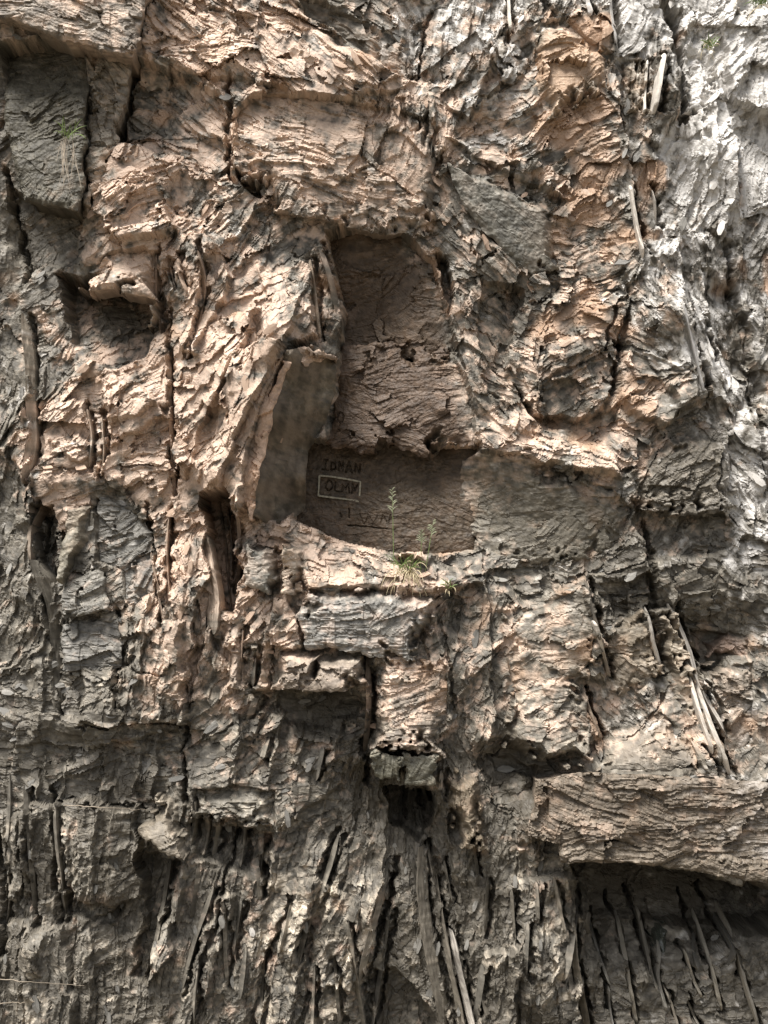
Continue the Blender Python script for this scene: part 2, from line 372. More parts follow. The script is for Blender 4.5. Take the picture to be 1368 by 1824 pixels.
def mesh_np(name, co, quads, mat, parent=None, colr=None, tris=None):
    me = bpy.data.meshes.new(name)
    co = np.ascontiguousarray(co, np.float32).reshape(-1, 3)
    nq = len(quads); ntr = 0 if tris is None else len(tris)
    me.vertices.add(len(co)); me.vertices.foreach_set('co', co.ravel())
    idx = np.asarray(quads, np.int32).ravel()
    st = np.arange(nq, dtype=np.int32) * 4
    if ntr:
        st = np.concatenate([st, nq * 4 + np.arange(ntr, dtype=np.int32) * 3])
        idx = np.concatenate([idx, np.asarray(tris, np.int32).ravel()])
    me.loops.add(len(idx)); me.loops.foreach_set('vertex_index', idx)
    me.polygons.add(nq + ntr); me.polygons.foreach_set('loop_start', st)
    me.update(calc_edges=True); me.validate()
    if colr is not None:
        ca = me.color_attributes.new('Col', 'FLOAT_COLOR', 'POINT')
        cc = np.ones((len(co), 4), np.float32); cc[:, :3] = colr.reshape(-1, 3)
        ca.data.foreach_set('color', cc.ravel())
    me.materials.append(mat)
    me.shade_flat()
    o = bpy.data.objects.new(name, me); col.objects.link(o)
    if parent: o.parent = parent
    return o

# ------------------------------------------------------------------ big rock blocks (px, py, depth)
# name, outline, tint, tint share, smoothness, relief, thickness, label
ANG = {'overhanging_slab': 2, 'undercut_slab': 4, 'roof_slab': -15, 'niche_block': 8, 'niche_backwall': 15, 'carved_panel': 4, 'ledge_block': 12, 'pillar': 12, 'smooth_plate': -40, 'leaning_buttress': 78}
LAM = {'overhanging_slab': .4, 'undercut_slab': .5, 'niche_block': .25, 'niche_backwall': .3, 'ledge_block': .5, 'pillar': .5, 'roof_slab': .5, 'pillar_foot': .7, 'squat_block': .5, 'lower_block': .7, 'rock_block': .3}
STREAK = ('leaning_buttress', 'smooth_plate', 'tilted_plate')
CRISP = {'buttress_edge': .5, 'leaning_buttress': .18, 'overhanging_slab': .35, 'undercut_slab': .35, 'smooth_plate': .6, 'roof_slab': .6, 'tilted_plate': .5, 'overhang_lip': .35, 'rock_block': .6, 'pillar_foot': 1.0, 'ledge_block': .9, 'step_block': .4, 'pillar': .9, 'overhang_block': .6}
MERGE = {'roof_slab': '', 'rock_block': '', 'overhanging_slab': 'r', 'undercut_slab': 'r', 'leaning_buttress': '', 'buttress_crest': 'tl', 'buttress_edge': 'l', 'niche_block': 'r', 'niche_backwall': 'r',
         'ledge_block': 'tr', 'pillar': 'rl', 'pillar_foot': '', 'rock_column': '', 'tilted_plate': 'r', 'claw_block': 'tr', 'smooth_plate': 'tr', 'hollow_knob': 'tblr', 'brown_plate': 'tblr', 'wedge_block': 'tlb', 'carved_panel': ''}
BLOCKS = [
 ('roof_slab', [(-60,15,.42),(25,32,.42),(95,58,.42),(170,84,.40),(234,96,.36),(246,60,.34),(262,-10,.3),(290,-80,.3),(-60,-80,.42)], TAN, .15, .2, .8, .5, 'tan roof slab jutting over the mossy block'),
 ('rock_block', [(4,95,-.04),(80,84,-.02),(150,80,0),(158,110,.06),(150,200,.22),(146,300,.26),(138,372,.3),(90,362,.3),(38,350,.28),(26,310,.26),(8,220,.2)], np.array([.058,.052,.036]), .78, .55, .9, .5, 'olive grey block under the roof slab'),
 ('rock_column', [(160,92,.1),(236,104,.1),(226,160,.1),(206,240,.12),(180,310,.14),(156,378,.16),(146,366,.16),(156,300,.14),(162,180,.12)], PALE, .3, .3, .9, .4, None),
 ('overhang_lip', [(126,506,.18),(150,476,.14),(190,450,.1),(262,436,.1),(290,470,.16),(278,529,.24),(240,523,.27),(196,512,.28),(150,514,.26)], TAN, .2, .1, .7, .4, 'tan lip above a black recess'),
 ('stepped_prong', [(252,530,.16),(278,526,.16),(282,575,.16),(260,580,.16)], PALE, .3, .2, .8, .2, None),
 ('overhang_block', [(414,200,.1),(450,165,.1),(560,170,.12),(700,190,.14),(778,215,.14),(796,300,.2),(788,380,.22),(735,410,.08),(690,414,.1),(640,402,.12),(560,386,.16),(490,372,.22),(470,358,.22),(462,326,.22),(424,312,.2),(418,255,.2)], TAN, .12, .1, 1, .55, 'ragged tan block overhanging the niche'),
 ('leaning_buttress', [(508,622,.42),(560,614,.2),(598,640,.02),(597,700,-.02),(574,770,-.1),(549,802,-.16),(544,905,-.3),(498,938,.02),(440,915,.36),(436,850,.4),(470,730,.42)], np.array([.105,.09,.066]), .85, .72, .7, .5, 'smooth grey-brown buttress walling the niche on the left'),
 ('buttress_edge', [(498,640,.44),(518,640,.44),(486,730,.44),(462,840,.43),(448,930,.38),(424,900,.36),(436,800,.38),(468,700,.4)], np.array([.5,.34,.24]), .7, .3, .6, .3, None),  # pink tint paints a sunlit look onto the ridge
 ('buttress_crest', [(500,625,.36),(520,606,.34),(572,612,.24),(600,636,.16),(560,642,.22),(524,640,.32)], TAN, .6, .1, .8, .3, None),
 ('niche_backwall', [(578,425,-.2),(640,405,-.14),(715,415,-.12),(775,470,-.08),(800,560,-.1),(818,632,-.1),(600,636,-.3),(612,560,-.3)], np.array([.085,.057,.036]), .88, .5, .7, .25, 'brown back wall of the niche under the overhang'),  # brown stain, with the overhang's shade darkened into the tint
 ('niche_block', [(604,616,-0.17),(700,606,-0.11),(800,622,-0.03),(828,662,0.01),(848,740,0.07),(850,796,0.09),(800,788,0.01),(760,814,-0.01),(700,794,-0.07),(640,808,-0.11),(580,784,-0.17),(600,710,-0.17)], np.array([.078,.05,.032]), .9, .62, .8, .2, 'dark brown block above the carved panel'),  # stained brown; tint also darkened to carry the niche's shade
 ('boulder_block', [(852,800,.1),(940,806,.14),(1000,836,.16),(1090,862,.14),(1136,905,.08),(1108,972,.08),(1010,1002,.08),(905,1000,.04),(852,975,-.06),(820,930,-.14),(818,860,-.14),(824,815,-.1)], np.array([.118,.104,.078]), .65, .68, .8, .35, 'olive grey block right of the carved panel'),
 ('smooth_plate', [(796,284,.16),(850,284,.16),(930,322,.16),(992,352,.16),(1008,410,.14),(1000,474,.12),(950,486,.1),(882,432,.12),(826,362,.14)], np.array([.125,.118,.098]), .85, .95, .4, .3, 'smooth grey slanting plate under the pale slope'),
 ('ledge_block', [(548,1042,.36),(640,1034,.38),(780,1046,.38),(800,1062,.36),(780,1122,.34),(738,1172,.34),(660,1166,.34),(540,1150,.32),(532,1090,.32)], np.array([.26,.255,.24]), .42, .45, .8, .4, 'grey and tan ledge block below the grass'),
 ('ledge_block', [(440,966,.4),(496,964,.4),(498,1040,.4),(470,1056,.4),(436,1040,.4)], np.array([.21,.205,.18]), .55, .5, .7, .4, None),
 ('ledge_block', [(500,962,.40),(552,972,.22),(540,1050,.24),(500,1060,.38)], PALE, .4, .4, .7, .4, None),
 ('step_block', [(546,1156,.36),(656,1160,.38),(658,1212,.4),(610,1232,.42),(536,1234,.42)], TAN, .25, .25, .8, .4, None),
 ('step_block', [(484,1150,.36),(585,1152,.36),(575,1230,.42),(476,1226,.42)], TAN, .25, .2, .9, .4, None),
 ('step_block', [(400,1152,.3),(434,1150,.3),(430,1230,.34),(398,1222,.34)], TAN, .25, .2, .9, .3, None),
 ('pillar', [(664,1168,.32),(740,1172,.3),(800,1180,.22),(806,1260,.22),(792,1352,.3),(720,1336,.36),(656,1340,.36),(660,1250,.34)], TAN, .15, .1, 1, .5, 'crumbling pillar under the ledge block'),
 ('pillar_foot', [(658,1336,.36),(716,1346,.36),(714,1394,.34),(668,1384,.34)], np.array([.115,.11,.08]), .7, .5, .7, .4, 'dark squared stone at the foot of the pillar'),
 ('pillar_foot', [(718,1344,.34),(780,1350,.32),(776,1402,.3),(722,1396,.32)], np.array([.125,.12,.09]), .65, .45, .7, .4, None),
 ('wedge_block', [(882,1084,.12),(960,1076,.18),(1040,1036,.26),(1064,1120,.26),(1056,1215,.22),(1036,1228,.2),(1054,1290,.2),(1060,1362,.3),(985,1380,.3),(878,1340,.22),(905,1200,.16)], PALE, .12, .5, .7, .4, 'tan wedge with rust stains left of the blades'),
 ('wedge_block', [(1066,1170,.08),(1110,1090,.1),(1150,1080,.14),(1180,1204,.16),(1130,1250,.12),(1086,1260,.1)], np.array([.3,.235,.165]), .4, .5, .7, .3, None),
 ('wedge_block', [(1078,1300,.1),(1180,1260,.14),(1236,1310,.24),(1256,1376,.32),(1150,1380,.32),(1064,1376,.3)], np.array([.33,.265,.2]), .35, .5, .7, .3, None),
 ('wedge_block', [(1160,1082,.14),(1205,1085,.2),(1238,1200,.22),(1252,1300,.2),(1196,1240,.14),(1180,1180,.12)], np.array([.38,.31,.23]), .4, .5, .7, .35, None),
 ('shelf_block', [(1262,1184,.06),(1345,1176,.06),(1350,1330,.1),(1300,1350,.08),(1272,1260,.06)], np.array([.34,.27,.21]), .45, .2, .9, .4, None),
 ('shelf_block', [(1250,1140,-.08),(1300,1120,-.04),(1340,1128,.0),(1340,1172,.0),(1256,1170,-.08)], np.array([.16,.095,.07]), .5, .4, .7, .3, None),
 ('brow_block', [(1186,768,.18),(1250,752,.2),(1320,776,.16),(1330,850,.2),(1312,905,.2),(1230,918,.22),(1136,905,.16),(1124,840,.14)], np.array([.115,.1,.078]), .6, .3, .9, .4, 'dark brow of rock under the white slope'),
 ('tilted_plate', [(118,905,.16),(164,900,.1),(162,962,.12),(112,1044,.2),(96,1030,.24),(106,985,.22)], np.array([.185,.165,.125]), .75, .75, .5, .25, 'smooth tilted plate beside a dark gap'),
 ('rock_block', [(166,880,.04),(246,912,.04),(272,965,.06),(278,1058,.1),(222,1082,.1),(214,1020,.06),(170,1000,.04)], np.array([.19,.19,.18]), .35, .35, .9, .25, None),
 ('rock_block', [(110,1040,.16),(176,1008,.14),(194,1070,.16),(188,1090,.18),(110,1102,.2)], np.array([.2,.195,.175]), .35, .3, .9, .25, None),
 ('rock_block', [(110,1112,.1),(212,1102,.1),(212,1190,.14),(112,1196,.14)], np.array([.17,.17,.165]), .35, .3, .9, .25, None),
 ('claw_block', [(246,1478,.24),(268,1426,.2),(292,1398,.16),(326,1420,.18),(332,1532,.34),(300,1522,.34),(270,1506,.32)], np.array([.24,.2,.15]), .45, .2, 1, .4, 'claw shaped block hanging over a dark hollow'),
 ('hood_ledge', [(344,1400,.12),(420,1396,.12),(494,1404,.12),(492,1482,.22),(448,1470,.22),(400,1458,.2),(342,1460,.2)], np.array([.17,.155,.125]), .5, .2, 1, .3, None),
 ('prow_block', [(940,62,.14),(952,34,.1),(1012,24,.1),(1052,62,.14),(1098,88,.14),(1104,150,.18),(1050,170,.2),(980,210,.2),(944,150,.18)], np.array([.36,.27,.18]), .3, .2, 1, .3, 'rust orange prow near the top'),
 ('brown_plate', [(524,-20,.1),(600,10,.1),(690,50,.12),(748,70,.12),(738,150,.1),(690,130,.1),(600,62,.08),(540,30,.08)], np.array([.13,.095,.065]), .6, .6, .6, .2, None),
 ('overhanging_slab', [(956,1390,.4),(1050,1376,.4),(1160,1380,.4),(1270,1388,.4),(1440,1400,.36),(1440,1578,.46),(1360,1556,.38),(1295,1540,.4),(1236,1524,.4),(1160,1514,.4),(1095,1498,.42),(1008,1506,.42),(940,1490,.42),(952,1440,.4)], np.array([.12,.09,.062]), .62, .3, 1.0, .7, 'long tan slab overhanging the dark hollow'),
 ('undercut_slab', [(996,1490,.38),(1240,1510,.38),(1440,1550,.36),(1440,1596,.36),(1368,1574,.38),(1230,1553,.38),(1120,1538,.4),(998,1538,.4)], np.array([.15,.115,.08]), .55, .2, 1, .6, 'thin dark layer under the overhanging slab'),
 ('squat_block', [(780,1372,.16),(860,1366,.16),(880,1400,.16),(872,1520,.2),(820,1512,.2),(784,1450,.18)], np.array([.21,.16,.105]), .5, .3, .9, .3, None),
 ('hanging_block', [(884,52,.08),(905,54,.08),(906,92,.12),(880,96,.12)], PALE, .4, .6, .6, .2, None),
 ('rib_block', [(1096,96,.06),(1170,100,.04),(1168,200,.06),(1120,200,.08)], np.array([.4,.31,.22]), .3, .2, .9, .25, None),
 ('white_bluff', [(1216,90,.0),(1262,86,.0),(1290,130,.0),(1268,190,.02),(1214,196,.02)], WHITE, .45, .4, .8, .25, None),
]

# panel with carvings is built apart, with finer faces
PANEL = [(536,784,-.34),(640,784,-.3),(760,790,-.24),(856,790,-.12),(860,900,-.1),(850,985,-.1),(720,996,-.2),(600,970,-.28),(520,930,-.32)]

def outline(poly):
    P = np.array(poly, float)
    A, B = W(P[:, 0], P[:, 1], P[:, 2])
    M = np.stack([A, B, np.ones(len(A))], 1)
    k, *_ = np.linalg.lstsq(M, P[:, 2], rcond=None)
    return A, B, k, P[:, 2]

def depths(a, b, Av, Bv, dv):
    num = 0; den = 0
    for x, y, d_ in zip(Av, Bv, dv):
        q = 1 / ((a - x) ** 2 + (b - y) ** 2 + 60) ** 1.2
        num = num + q * d_; den = den + q
    return num / den

def warp(a, b, s=0, k=1.0):
    return (a + k * (7.5 * fbm(a / 36, b / 36, 3, 300 + s, .6) + 1.5 * fbm(a / 10, b / 10, 2, 310 + s)),
            b + k * (7.5 * fbm(a / 36, b / 36, 3, 330 + s, .6) + 1.5 * fbm(a / 10, b / 10, 2, 340 + s)))

# ------------------------------------------------------------------ cliff: dense sheet in view, coarser beyond
def axis(lo, hi, step, lo2, hi2):
    core = np.arange(lo, hi, step)
    left = [lo]; s = step
    while left[-1] > lo2:
        s *= 1.22; left.append(left[-1] - s)
    right = [core[-1]]; s = step
    while right[-1] < hi2:
        s *= 1.22; right.append(right[-1] + s)
    return np.concatenate([np.array(left[1:][::-1]), core, np.array(right[1:])]).astype(np.float32)

STEP = 1.75
ax = axis(-90, 1460, STEP, -1400, 2800)
zbot = 912 + (ZC + .3) / SC
by = axis(-150, 1800, STEP, -1500, zbot)
A, B = np.meshgrid(ax, by)
PXg, PYg = PX(A, B)
ST = style(PXg, PYg)
h, cr, cf, n1, n2, fine = detail(A, B, PXg, PYg, ST)
D = ST[..., 0].copy()
WA, WB = warp(A, B)
n1_, n2_ = fbm(A / 40, B / 40, 2, 305), fbm(A / 40, B / 40, 2, 335)
WS, WT = A + 8 * n1_, B + 8 * n2_

# macro cuts in the sheet: polygon with depths, softness, mode
CUTS = [
 ([(126,512,-.42),(278,530,-.42),(285,590,-.22),(262,640,-.04),(200,660,.0),(140,620,-.1)], 12, 'min'),
 ([(376,890,-.4),(420,884,-.4),(436,940,-.4),(434,1040,-.3),(420,1090,-.15),(402,1090,-.15),(386,1000,-.35)], 4, 'min'),
 ([(425,318,-.1),(470,330,-.1),(468,362,-.1),(440,350,-.1)], 4, 'min'),
 ([(30,352,-.16),(150,378,-.16),(140,470,-.12),(60,480,-.12)], 10, 'min'),
 ([(450,1225,-.06),(640,1234,-.06),(650,1280,-.04),(560,1290,.0),(460,1260,.0)], 8, 'min'),
 ([(684,1392,-.5),(772,1398,-.5),(768,1462,-.35),(740,1490,-.2),(694,1450,-.35)], 5, 'min'),
 ([(985,1496,-.5),(1100,1500,-.9),(1240,1540,-.9),(1420,1570,-.9),(1420,1640,-.5),(1240,1636,-.6),(1050,1612,-.6),(1020,1545,-.4)], 9, 'min'),
 ([(1226,1120,-.2),(1290,1130,-.2),(1270,1190,-.18),(1240,1200,-.2)], 6, 'min'),
 ([(870,1336,-.15),(950,1360,-.15),(940,1380,-.15),(880,1370,-.12)], 6, 'min'),
 ([(255,1510,-.15),(330,1530,-.15),(300,1590,-.1),(270,1740,-.1),(240,1740,-.06),(268,1600,-.12)], 9, 'min'),
 ([(345,1458,-.1),(490,1482,-.1),(470,1560,-.02),(400,1540,-.04),(350,1520,-.06)], 10, 'min'),
 ([(778,466,-.2),(796,482,-.2),(808,540,-.15),(796,566,-.15),(784,520,-.2)], 5, 'min'),
 ([(1120,895,-.06),(1230,920,-.04),(1330,905,.0),(1300,980,.04),(1150,1000,-.05)], 12, 'min'),
 ([(70,905,-.15),(112,905,-.15),(105,1040,-.12),(88,1020,-.15),(75,960,-.15)], 4, 'min'),
 ([(668,1720,-.15),(740,1740,-.2),(780,1840,-.2),(680,1860,-.2)], 16, 'min'),
 ([(560,960,.05),(700,985,.16),(850,1030,.2),(790,1050,.3),(548,1050,.3),(520,985,.22)], 10, 'set'),
 ([(850,770,.05),(960,770,.2),(1100,810,.16),(1110,845,.2),(960,820,.22),(852,808,.18)], 12, 'set'),
]
ADDS = [
 [(430,640,.06),(522,616,.2),(486,730,.22),(452,860,.2),(440,905,.2),(380,900,.05),(390,760,.05)],
 [(500,460,0),(555,480,.1),(562,600,.14),(510,622,.16),(440,760,.14),(400,860,.1),(330,900,0),(360,760,0),(430,600,0)],
 [(300,650,0),(420,560,.08),(470,560,.1),(380,740,.1),(330,860,.06),(310,800,0)], [(180,640,0),(300,590,.06),(305,720,.08),(200,760,.03)],
 [(90,690,0),(200,640,.06),(300,740,.08),(150,830,.05),(75,800,0)], [(180,280,0),(300,340,.08),(310,420,.12),(220,430,.08),(150,400,.0)],
 [(290,420,0),(380,430,.12),(420,500,.12),(350,640,.1),(310,600,0)], [(250,20,0),(520,40,.02),(740,160,.04),(600,192,.06),(430,146,.05),(270,120,.02)],
 [(240,110,-.1),(400,180,-.06),(410,330,-.04),(330,300,-.06),(210,260,-.1)], [(750,20,0),(860,10,.1),(890,90,.12),(830,220,.06),(760,170,0)],
 [(800,250,.05),(960,290,.1),(1005,350,.12),(940,330,.04),(850,285,.04)], [(1110,90,0),(1180,100,.1),(1215,190,.12),(1170,260,.05),(1110,230,0)],
 [(1225,170,0),(1290,150,.1),(1330,260,.12),(1300,420,.1),(1230,380,0)], [(1290,0,.06),(1400,0,.1),(1400,200,.12),(1310,160,.1)],
 [(1100,440,.02),(1210,420,.1),(1230,540,.14),(1270,700,.12),(1210,740,.08),(1150,640,0)], [(1250,480,-.05),(1310,520,-.12),(1360,700,-.1),(1300,760,-.05)],
 [(860,500,-.06),(930,520,-.12),(900,640,-.12),(900,700,-.05),(850,620,-.06)], [(910,690,-.08),(960,745,-.14),(1050,750,-.12),(1090,700,-.05),(1110,800,0),(980,790,0)],
 [(1100,500,0),(1200,560,.08),(1240,700,.06),(1180,760,.12),(1100,720,.08)], [(890,1090,0),(1040,1040,.12),(1060,1130,.14),(960,1190,.1)],
 [(-20,1260,.06),(140,1280,.1),(330,1292,.1),(330,1302,.02),(140,1330,0),(-20,1320,0)], [(330,1290,.0),(480,1285,.02),(640,1310,.04),(600,1400,.06),(500,1474,.1),(430,1462,.1),(340,1455,.09)],
 [(-20,1440,.02),(110,1430,.1),(240,1440,.14),(250,1600,.12),(120,1660,.02)], [(110,1590,-.12),(230,1610,-.14),(200,1640,-.05),(115,1620,-.08)],
 [(300,1560,.1),(330,1540,.1),(300,1700,.12),(260,1760,.1)], [(380,1600,.08),(420,1600,.1),(340,1850,.12),(300,1850,.02)], [(470,1600,0),(570,1560,.12),(640,1620,.12),(620,1760,.08),(520,1740,.02)],
 [(-20,1650,.05),(110,1650,.1),(140,1850,.12),(-20,1850,.05)], [(880,1560,0),(1030,1560,.12),(1042,1850,.14),(930,1850,0)], [(1290,1180,.02),(1400,1170,.05),(1400,1400,.1),(1300,1380,.06)],
 [(440,1060,.04),(520,1070,.08),(540,1150,.1),(400,1160,.1),(410,1100,.02)], [(1060,1040,-.04),(1150,1020,-.1),(1190,1080,-.1),(1100,1100,-.06)], [(600,960,.0),(760,990,.06),(860,1040,.1),(800,1050,.12),(560,1044,.12)],
 [(860,1700,.08),(930,1690,.1),(920,1850,.1),(850,1850,.06)], [(150,1190,.05),(330,1200,.1),(330,1290,.12),(150,1285,.1)], [(240,1090,.04),(330,1110,.1),(320,1200,.1),(230,1190,.05)],
]
def span(Av, Bv, pad):
    i0, i1 = np.searchsorted(by, [Bv.min() - pad, Bv.max() + pad]); j0, j1 = np.searchsorted(ax, [Av.min() - pad, Av.max() + pad])
    return slice(max(i0, 0), i1 + 1), slice(max(j0, 0), j1 + 1)
for poly in ADDS:
    Av, Bv, k, dv = outline(poly)
    s = span(Av, Bv, 30)
    t = smooth(polysd(WS[s], WT[s], Av, Bv) / 6 + .5)
    D[s] += 1.15 * depths(A[s], B[s], Av, Bv, dv) * t
def lineament(pts, amp, band, side):
    """a long joint: the rock on one side stands proud along it and dies away from it"""
    P = np.array(pts, float); Av, Bv = W(P[:, 0], P[:, 1], 0)
    s = span(Av, Bv, band + 20)
    a, b = WS[s], WT[s]
    best = np.full(a.shape, 1e9, np.float32); sg = np.zeros(a.shape, np.float32); al = sg.copy()
    seg = np.hypot(np.diff(Av), np.diff(Bv)); L0 = np.concatenate([[0], np.cumsum(seg)])
    for i in range(len(Av) - 1):
        ex, ey = Av[i + 1] - Av[i], Bv[i + 1] - Bv[i]
        px = a - Av[i]; py = b - Bv[i]
        t = np.clip((px * ex + py * ey) / (ex * ex + ey * ey), 0, 1)
        q = np.hypot(px - t * ex, py - t * ey); m = q < best
        best = np.where(m, q, best); sg = np.where(m, np.sign(px * ey - py * ex), sg); al = np.where(m, (L0[i] + t * seg[i]) / L0[-1], al)
    end = smooth(np.minimum(al, 1 - al) * 6)
    D[s] += amp * end * np.clip(1 - best / band, 0, 1) * smooth(sg * side * best / 2.0)
# side: +1 = proud on the right-hand (east) side of a line drawn downwards, -1 = on the left
LIN = [([(560,480),(520,620),(446,890),(356,1080),(332,1300)], .12, 90, -1), ([(300,560),(306,700),(315,890)], .06, 70, 1), ([(780,470),(800,560),(850,760)], .09, 60, 1), ([(1100,60),(1100,200),(1150,440),(1230,560),(1275,730)], .08, 70, -1),
 ([(1130,900),(1220,1100),(1300,1390)], .08, 60, -1), ([(60,560),(66,860),(104,1270)], .08, 60, -1), ([(440,930),(380,1100),(330,1290)], .07, 60, 1), ([(862,975),(870,1150),(884,1345)], .08, 60, -1), ([(1050,1030),(1070,1150),(1086,1220)], .09, 70, -1),
 ([(1150,1080),(1178,1205)], .09, 60, -1), ([(1036,1225),(1072,1320)], .07, 60, -1), ([(380,440),(360,560),(330,660)], .08, 50, -1), ([(590,1480),(520,1730)], .08, 60, -1), ([(690,1540),(640,1780)], .08, 50, -1), ([(265,900),(290,1110)], .05, 50, 1),
 ([(212,1090),(214,1280)], .06, 80, -1), ([(420,150),(410,330)], .08, 70, 1), ([(900,0),(880,100),(830,220)], .07, 60, 1), ([(1205,60),(1222,200)], .08, 60, -1), ([(1290,150),(1330,420),(1310,520)], .08, 60, -1), ([(1340,640),(1360,900)], .08, 60, -1)]
for l_ in LIN: lineament(*l_)
_r = np.random.default_rng(33)
for _ in range(95):
    x = _r.uniform(-20, 1390); y = _r.uniform(1130, 1840)
    if x > 930 and 1360 < y < 1600: continue
    T = float(np.interp(x, _TX, _TV)) + _r.normal(0, .04); ln = _r.uniform(70, 260)
    lineament([(x - T * ln / 2, y - ln / 2), (x + _r.normal(0, 2), y), (x + T * ln / 2, y + ln / 2)], _r.uniform(.025, .075), _r.uniform(18, 50), _r.choice([-1, -1, 1]))
for _ in range(110):
    x = _r.uniform(-20, 1390); y = _r.uniform(-20, 1180)
    if 530 < x < 860 and 400 < y < 1000: continue
    sv = style(np.array([x]), np.array([y]))[0]; th = .5 * math.atan2(sv[2], sv[1]) + _r.normal(0, .12)
    if _r.random() < .3: th = math.pi / 2 - float(np.interp(y, [0, 400, 1200], [.05, -.1, 0])) + _r.normal(0, .08)
    ln = _r.uniform(60, 220); dx, dy = math.cos(th) * ln / 2, -math.sin(th) * ln / 2
    if dy < 0: dx, dy = -dx, -dy
    lineament([(x - dx, y - dy), (x + _r.normal(0, 2), y + _r.normal(0, 2)), (x + dx, y + dy)], _r.uniform(.02, .06), _r.uniform(20, 60), _r.choice([-1, 1]))
for _ in range(420):
    x = _r.uniform(-20, 1390); y = _r.uniform(-20, 1840)
    if 530 < x < 850 and 400 < y < 1000: continue
    sv = style(np.array([x]), np.array([y]))[0]; th = .5 * math.atan2(sv[2], sv[1]) + _r.normal(0, .18)
    if sv[4] > .25 or _r.random() < .25: th = math.pi / 2 - float(np.interp(x, _TX, _TV)) * float(np.clip((y - 900) / 300, 0, 1)) + _r.normal(0, .07)
    ln = _r.uniform(30, 130); dx, dy = math.cos(th) * ln / 2, -math.sin(th) * ln / 2
    if dy < 0: dx, dy = -dx, -dy
    lineament([(x - dx, y - dy), (x + dx, y + dy)], _r.uniform(.012, .038), _r.uniform(5, 22), _r.choice([-1, 1]))
for poly, soft, mode in CUTS:
    Av, Bv, k, dv = outline(poly)
    s = span(Av, Bv, 40)
    sdv = polysd(WS[s], WT[s], Av, Bv)
    t = smooth(sdv / soft + .5)
    pl = k[0] * A[s] + k[1] * B[s] + k[2]
    tgt = np.minimum(D[s], pl) if mode == 'min' else pl
    D[s] = D[s] + (tgt - D[s]) * t
CRACKS = [
 ([(300,560),(305,640),(312,740),(314,860)], 5, .10), ([(655,1168),(664,1250),(650,1340),(655,1392)], 7, .16), ([(262,10),(236,100),(210,220),(160,360)], 12, .22),
 ([(268,900),(280,1000),(292,1110)], 4, .08), ([(306,905),(306,1000),(300,1080)], 4, .07), ([(210,1090),(212,1190),(214,1260)], 4, .08), ([(100,1100),(108,1280)], 5, .08),
 ([(1205,20),(1215,120),(1220,210)], 9, .16), ([(1188,0),(1210,60)], 12, .15), ([(905,0),(906,80)], 5, .08), ([(765,20),(750,90),(740,150)], 4, .06),
 ([(815,790),(818,880),(812,930)], 5, .08), ([(412,150),(408,280),(418,330)], 6, .1), ([(1112,560),(1105,640),(1090,700)], 7, .12), ([(1300,430),(1310,520)], 8, .12),
 ([(1340,690),(1352,760),(1360,820)], 6, .1), ([(1220,540),(1240,620),(1255,700)], 6, .1), ([(10,300),(30,400),(50,500)], 6, .12), ([(100,1400),(104,1560),(110,1650)], 6, .1),
 ([(335,1290),(332,1420)], 5, .1), ([(600,1480),(560,1620),(525,1720)], 6, .1), ([(700,1560),(672,1680)], 6, .1), ([(0,1480),(12,1600),(10,1700)], 6, .1),
 ([(1150,930),(1160,1020),(1165,1080)], 8, .12), ([(150,1290),(240,1285),(330,1290)], 3, .05), ([(110,1430),(220,1436),(260,1440)], 3, .05),
 ([(430,1900),(480,1700),(520,1600)], 5, .08), ([(320,1560),(290,1650),(262,1740)], 8, .12), ([(420,1480),(400,1600),(360,1740)], 5, .09), ([(480,1500),(470,1600)], 4, .08),
]
G1 = (.21, .19, .155); G2 = (.16, .15, .13); G3 = (.11, .1, .085); P1 = (.34, .30, .24); P2 = (.62, .57, .50); T1 = (.38, .29, .22)
